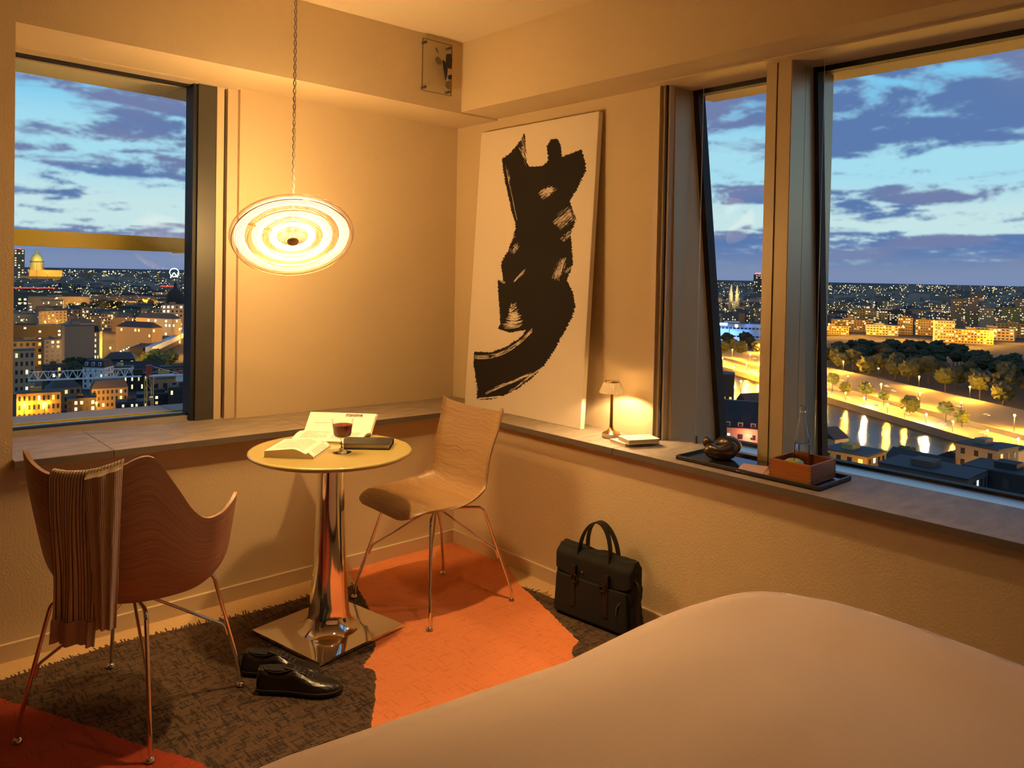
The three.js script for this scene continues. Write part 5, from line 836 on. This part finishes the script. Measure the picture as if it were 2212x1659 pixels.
  // dark dome before the cream blocks; floodlit domed monument; ferris wheel
  const d = ground(378, 684), dm = thing('dark_dome', 'dark church dome standing before cream blocks', 'dome', [d.x, G, d.z]); add('drum', cyl(16, 16, 26, 24), C.charcoal, dm); add('dome', lathe([[17, 26], [17, 34], [15, 42], [11, 49], [5, 54], [3, 56], [3, 62], [0, 68]], 28), C.charcoal, dm);
  const m = ground(79, 618), mo = thing('domed_monument', 'yellow floodlit domed monument on the left skyline', 'monument', [m.x, G, m.z], toEyeYaw(m)), fl = std(lin(0.62, 0.54, 0.20), 0.8), flo = C.ochre, S = 1.55;
  for (const [x, y, z, k] of [[-40, 62, 62, 9000], [40, 62, 62, 9000], [90, 50, 62, 7000], [0, 118, 66, 9000]]) { const L = new THREE.PointLight(y > 100 ? lin(1, 0.85, 0.25) : lin(1, 0.62, 0.10), k); L.position.set(x, y, z); L.shadow.radius = 40; L.castShadow = true; mo.add(L); put('flood_lamp', GOLD, mo, x, y - 4, z, 2, 2, 2); put('lamp_mast', C.charcoal, mo, x, y / 2 - 3, z, 1, y - 6, 1); }
  add('podium', box(-62, 62, 34 * S, 52 * S, -30, 30).translate(34, -10, 0), flo, mo); add('hill_base', box(-60, 100, 0, 34 * S - 8, -34, 29), C.brown, mo);
  add('drum', cyl(24, 24, 40, 32).translate(0, 64, 0), fl, mo); for (let i = 0; i < 24; i++) { const an = i / 24 * Math.PI * 2; put('column', C.cream, mo, Math.sin(an) * 24.6, 84, Math.cos(an) * 24.6, 2.2, 34, 2.2, an); } add('drum_ring', cyl(27, 27, 4, 32).translate(0, 104, 0), C.brown, mo); add('dome', lathe([[24, 108], [23.5, 116], [21, 126], [16, 135], [9, 141], [6, 143], [6, 152], [3, 156], [0, 164]], 32), fl, mo);
  const fwp = ground(376, 612), fw = thing('ferris_wheel', 'white lit ferris wheel on the right of the left skyline', 'ferris wheel', [fwp.x, G, fwp.z], toEyeYaw(fwp)), wl = glow(0.75, 1, 0.95, 2.5);
  add('wheel_lamp_ring', new THREE.TorusGeometry(24, 2.4, 8, 36).translate(0, 62, 0), wl, fw); for (const x of [-1, 1]) add('support_leg', rod([x * 30, 18, 0], [0, 62, 4], 2.4, 8), wl, fw); add('base', box(-40, 40, 0, 18, -10, 10), C.stone[2], fw);
  const tw = building({ name: 'skyline_tower', label: 'far tower with red lights at the left edge of the skyline', p: ground(41, 612), w: 46, h: 165, d: 30, wall: C.stone[0], rows: 14, cols: 3, lit: 0.5, dark: false, seed: 310, roofMat: C.roof[1] }); put('red_signal_lamp', glow(1, 0.1, 0.1, 2), tw, 0, 170, 0, 14, 5, 4);
  // red sign lines on roofs
  for (const [u, v, w, y, label] of [[70, 660, 150, 41, 'red light line on the wide slab at the left'], [362, 668, 52, 52, 'red light line left of the dark dome']]) { const z = ground(u, v), s = thing('red_roof_sign', label, 'sign', [z.x, G, z.z], toEyeYaw(z)); put('neon_sign', glow(1, 0.10, 0.06, 0.7), s, 0, y, 0, w * 0.6, 2.2, 1); put('mast', C.charcoal, s, 0, y / 2, -1, 1.5, y, 1); }
  // orange-lit long palace in mid distance
  for (const [u, v, w, label] of [[185, 664, 210, 'long orange-lit palace wing above the dark trees'], [268, 660, 150, 'second orange-lit wing further right']]) { const z = ground(u, v), s = thing('palace_wing', label, 'building', [z.x, G, z.z], toEyeYaw(z) - 0.15); claim(z, w * 0.45); add('walls', box(-w / 2, w / 2, 0, 15, -10, 10), C.ochre, s); add('roof', hip(w, 20, 8, 7).translate(0, 15, 0), C.roof[0], s); for (let i = 0; i < 16; i++) put('lit_window', LIT[3], s, -w / 2 + (i + 0.5) * w / 16, 8, 10.1, w / 32, 5, 0.3); for (const x of [-0.33, 0, 0.33]) { const L = new THREE.PointLight(SODIUM, 12000); L.position.set(x * w, 8, 26); L.shadow.radius = 40; L.castShadow = true; s.add(L); put('lamp_head', GOLD, s, x * w, 6, 26, 1.2, 1.2, 1.2); } }
  for (let i = 0; i < 46; i++) { const z = ground(150 + 230 * CR(), 668 + 16 * CR()); if (!free(z, 7.5)) continue; claim(z, 7.5); tree('garden_tree', 'dark tree in the garden belt before the orange palace', 'garden trees', z, 7.4 + 1.6 * CR(), 17 + 5 * CR(), C.leaf, i); }
  for (let i = 0; i < 26; i++) { const z = ground(150 + 55 * CR(), 812 + 26 * CR()); if (!free(z, 4)) continue; claim(z, 4); tree('yard_tree', 'dark tree below the blank grey wall', 'yard trees', z, 5 + 2.5 * CR(), 12 + 4 * CR(), C.leaf, i); }
}
// tower crane close by: white lattice jib, red slewing unit, counter jib with boards
{
  const D = 250, at = (u, v) => EYE.clone().addScaledVector(eyeRay(u, v), D / 1), base = at(322, 812);
  const t = thing('tower_crane', 'white lattice tower crane with red slewing unit in the left view', 'crane', [base.x, G, base.z]);
  const tip = at(62, 804), back = at(402, 812), dir = tip.clone().sub(base).setY(0).normalize(), side = V(-dir.z, 0, dir.x), y0 = base.y - G, L = tip.distanceTo(base), white = std(lin(0.75, 0.74, 0.72), 0.5), red = std(lin(0.45, 0.06, 0.03), 0.5);
  const P = (s, h, o) => dir.clone().multiplyScalar(s).addScaledVector(side, o).setY(y0 + h).toArray();
  const chords = [], lac = []; const H = 2.3, n = 11;
  chords.push(rod(P(2, 0, -0.9), P(L, 0, -0.9), 0.13, 6), rod(P(2, 0, 0.9), P(L, 0, 0.9), 0.13, 6), rod(P(4, H, 0), P(L, H, 0), 0.13, 6));
  for (let i = 0; i < n; i++) { const a = 4 + (L - 4) * i / n, b = 4 + (L - 4) * (i + 0.5) / n, c = 4 + (L - 4) * (i + 1) / n; for (const o of [-0.9, 0.9]) lac.push(rod(P(a, 0, o), P(b, H, 0), 0.09, 5), rod(P(b, H, 0), P(c, 0, o), 0.09, 5)); lac.push(rod(P(c, 0, 0), P(c, H, 0), 0.09, 5)); }
  add('jib_chords', merge(chords), white, t); add('jib_lattice', merge(lac), white, t);
  const Lb = back.distanceTo(base); add('counter_jib', merge([rod(P(0, 0, -0.8), P(-Lb, 0, -0.8), 0.28, 6), rod(P(0, 0, 0.8), P(-Lb, 0, 0.8), 0.28, 6)]), white, t);
  const yaw = Math.atan2(-dir.z, dir.x);
  put('counterweight', red, t, ...P(-Lb * 0.9, 0.4, 0.9), 4, 1.3, 1, yaw); put('counterweight_panel', white, t, ...P(-Lb * 0.9, -1.2, 0.9), 3.4, 1.6, 1, yaw); put('board', std(lin(0.6, 0.36, 0.06), 0.6), t, ...P(-Lb * 0.4, 0.9, 0.9), 3, 1.1, 0.2, yaw);
  put('slewing_unit', red, t, ...P(0, 1.4, 0), 1.6, 3.4, 1.6, yaw); put('cab', std(lin(0.3, 0.2, 0.12), 0.5), t, ...P(-1, -1.6, 1.2), 1.6, 2, 1.6, yaw); add('tie_bar', rod(P(0, 3, 0), P(-Lb * 0.8, 0.3, 0), 0.09, 5), white, t);
  const mast = []; for (const x of [-0.9, 0.9]) for (const z of [-0.9, 0.9]) mast.push(rod([x, 0, z], [x, y0, z], 0.16, 5)); for (let y = 0; y < y0; y += 3) mast.push(rod([-0.9, y, 0.9], [0.9, Math.min(y0, y + 3), 0.9], 0.1, 5), rod([0.9, y, -0.9], [0.9, Math.min(y0, y + 3), 0.9], 0.1, 5)); add('mast', merge(mast), std(lin(0.6, 0.38, 0.1), 0.5), t);
}
// street lamps scattered between the mid-distance blocks
for (let i = 0, m = 0; i < 120 && m < 44; i++) { const p = ground(lerp(0, 460, CR()), lerp(640, 800, Math.pow(CR(), 1.4))); if (!free(p, 3)) continue; m++; roundLamp('street_lamp', 'orange street lamp among the blocks of the left view', 'lamps of the left view', p, 14, 0.9, GOLD, m % 2 ? [SODIUM, 22000 + 12000 * CR()] : null); }
for (let i = 0, m = 0; i < 80 && m < 22; i++) { const p = ground(lerp(1500, 2230, CR()), lerp(660, 704, CR())); if (!free(p, 3)) continue; m++; roundLamp('slope_lamp', 'orange street lamp on the slope beyond the boulevard', 'lamps on the slope', p, 20, 1.3, GOLD, m % 2 ? [SODIUM, 45000] : null); }
// ---------- the rest of the town: mid-distance blocks as things, the far ones as stuff ----------
{
  let n = 0; const blocks = [[-40, 520, 624, 720, 120, 'mid-distance building with small lit windows in the left view', 'middle-distance buildings of the left view'], [1480, 2300, 648, 706, 130, 'small building with lit windows on the slope beyond the river', 'buildings on the slope beyond the river']];
  for (const [u0, u1, v0, v1, N, label, group] of blocks) for (let i = 0, made = 0; made < N && i < N * 3; i++) {
    const u = lerp(u0, u1, CR()), v = lerp(v0, v1, Math.pow(CR(), 1.25)) + (u - 230) * 0.001, p = ground(u, v), h = 13 + 14 * CR(), w = 24 + 30 * CR(), k = Math.floor(CR() * 5); if (!free(p, w * 0.5)) continue; made++;
    building({ name: 'town_building', label, group, p, w, h, d: 14 + 10 * CR(), turn: (CR() - 0.5) * 1.4, wall: C.stone[k], roof: ['flat', 'hip', 'mansard'][Math.floor(CR() * 3)], roofMat: C.roof[Math.floor(CR() * 4)], roofH: 5, rows: 3 + Math.floor(CR() * 3), cols: 7, lit: 0.26, dark: false, seed: 1000 + n++, ww: 0.4, wh: 0.45, glass: CR() < 0.2 ? LITW : LIT });
  }
  // far carpet of houses
  const wedges = [[-120, 620, 592, 632], [1400, 2380, 622, 668]], per = 2200, m = new THREE.InstancedMesh(unit, std(lin(0.26, 0.23, 0.20), 0.9), per * 2); m.name = 'distant_houses'; m.userData = { kind: 'stuff', label: 'countless distant city houses towards the horizon', category: 'houses' };
  const M4 = new THREE.Matrix4(), Q = new THREE.Quaternion(), up = V(0, 1, 0); let k = 0;
  const hill = (p) => { const dx = p.x - EYE.x, dz = p.z - EYE.z, R = Math.hypot(dx, dz), az = Math.atan2(dz, dx); return sm(2400, 5200, R) * (az > -1.95 && az < -0.9 ? 26 + 26 * sm(-1.35, -1.15, az) : 8); };
  wedges.forEach(([u0, u1, v0, v1], side) => { for (let i = 0; i < per; i++) { const u = lerp(u0, u1, CR()), p = ground(u, lerp(v0, v1, CR()) + (side ? (u - 1800) * 0.018 : (u - 230) * 0.018)); if (p.distanceTo(EYE) > 15000) { p.sub(EYE).setLength(9000 + 3000 * CR()).add(EYE); } const h = 16 + 18 * CR() + (CR() < 0.04 ? 30 * CR() : 0), y = hill(p); Q.setFromAxisAngle(up, CR() * 3); M4.compose(V(p.x, G + y + h / 2 - 4, p.z), Q, V(20 + 50 * CR(), h, 16 + 20 * CR())); m.setMatrixAt(k, M4); const c = 0.5 + 0.9 * CR(); m.setColorAt(k++, lin(c, c * 0.94, c * 0.88)); } });
  m.count = k; shade(m); scene.add(m);
  // their lights
  const tet = new THREE.OctahedronGeometry(1, 0);
  [[glow(1, 0.72, 0.28, 2.6), 'warm', 3400], [glow(1, 0.9, 0.65, 3), 'white', 1400], [glow(1, 0.5, 0.08, 2.4), 'orange', 1700]].forEach(([mat, word, N]) => {
    const q = new THREE.InstancedMesh(tet, mat, N); q.name = 'distant_city_lights'; q.name = numbered(q.name); q.userData = { kind: 'stuff', label: 'countless tiny ' + word + ' lights of the distant city', category: 'lights' };
    for (let i = 0; i < N; i++) { const s = CR() < 0.5 ? 0 : 1, [u0, u1, v0, v1] = wedges[s], u = lerp(u0, u1, CR()), far = CR() < 0.7, v = (far ? lerp(v0 - 2, v1, Math.pow(CR(), 0.9)) : lerp(v1, v1 + (s ? 40 : 95), CR())) + (s ? (u - 1800) * 0.018 : (u - 230) * 0.018), p = ground(u, v); if (p.distanceTo(EYE) > 13000) p.sub(EYE).setLength(8000 + 4000 * CR()).add(EYE); const D = p.distanceTo(EYE), rad = D / FOC * (0.5 + 1.0 * CR() * CR()); Q.identity(); M4.compose(V(p.x, G + (far ? hill(p) : 0) + 15 + 12 * CR(), p.z), Q, V(rad, rad, rad)); q.setMatrixAt(i, M4); }
    shade(q); q.castShadow = false; scene.add(q);
  });
}
renderer.render(scene, camera);
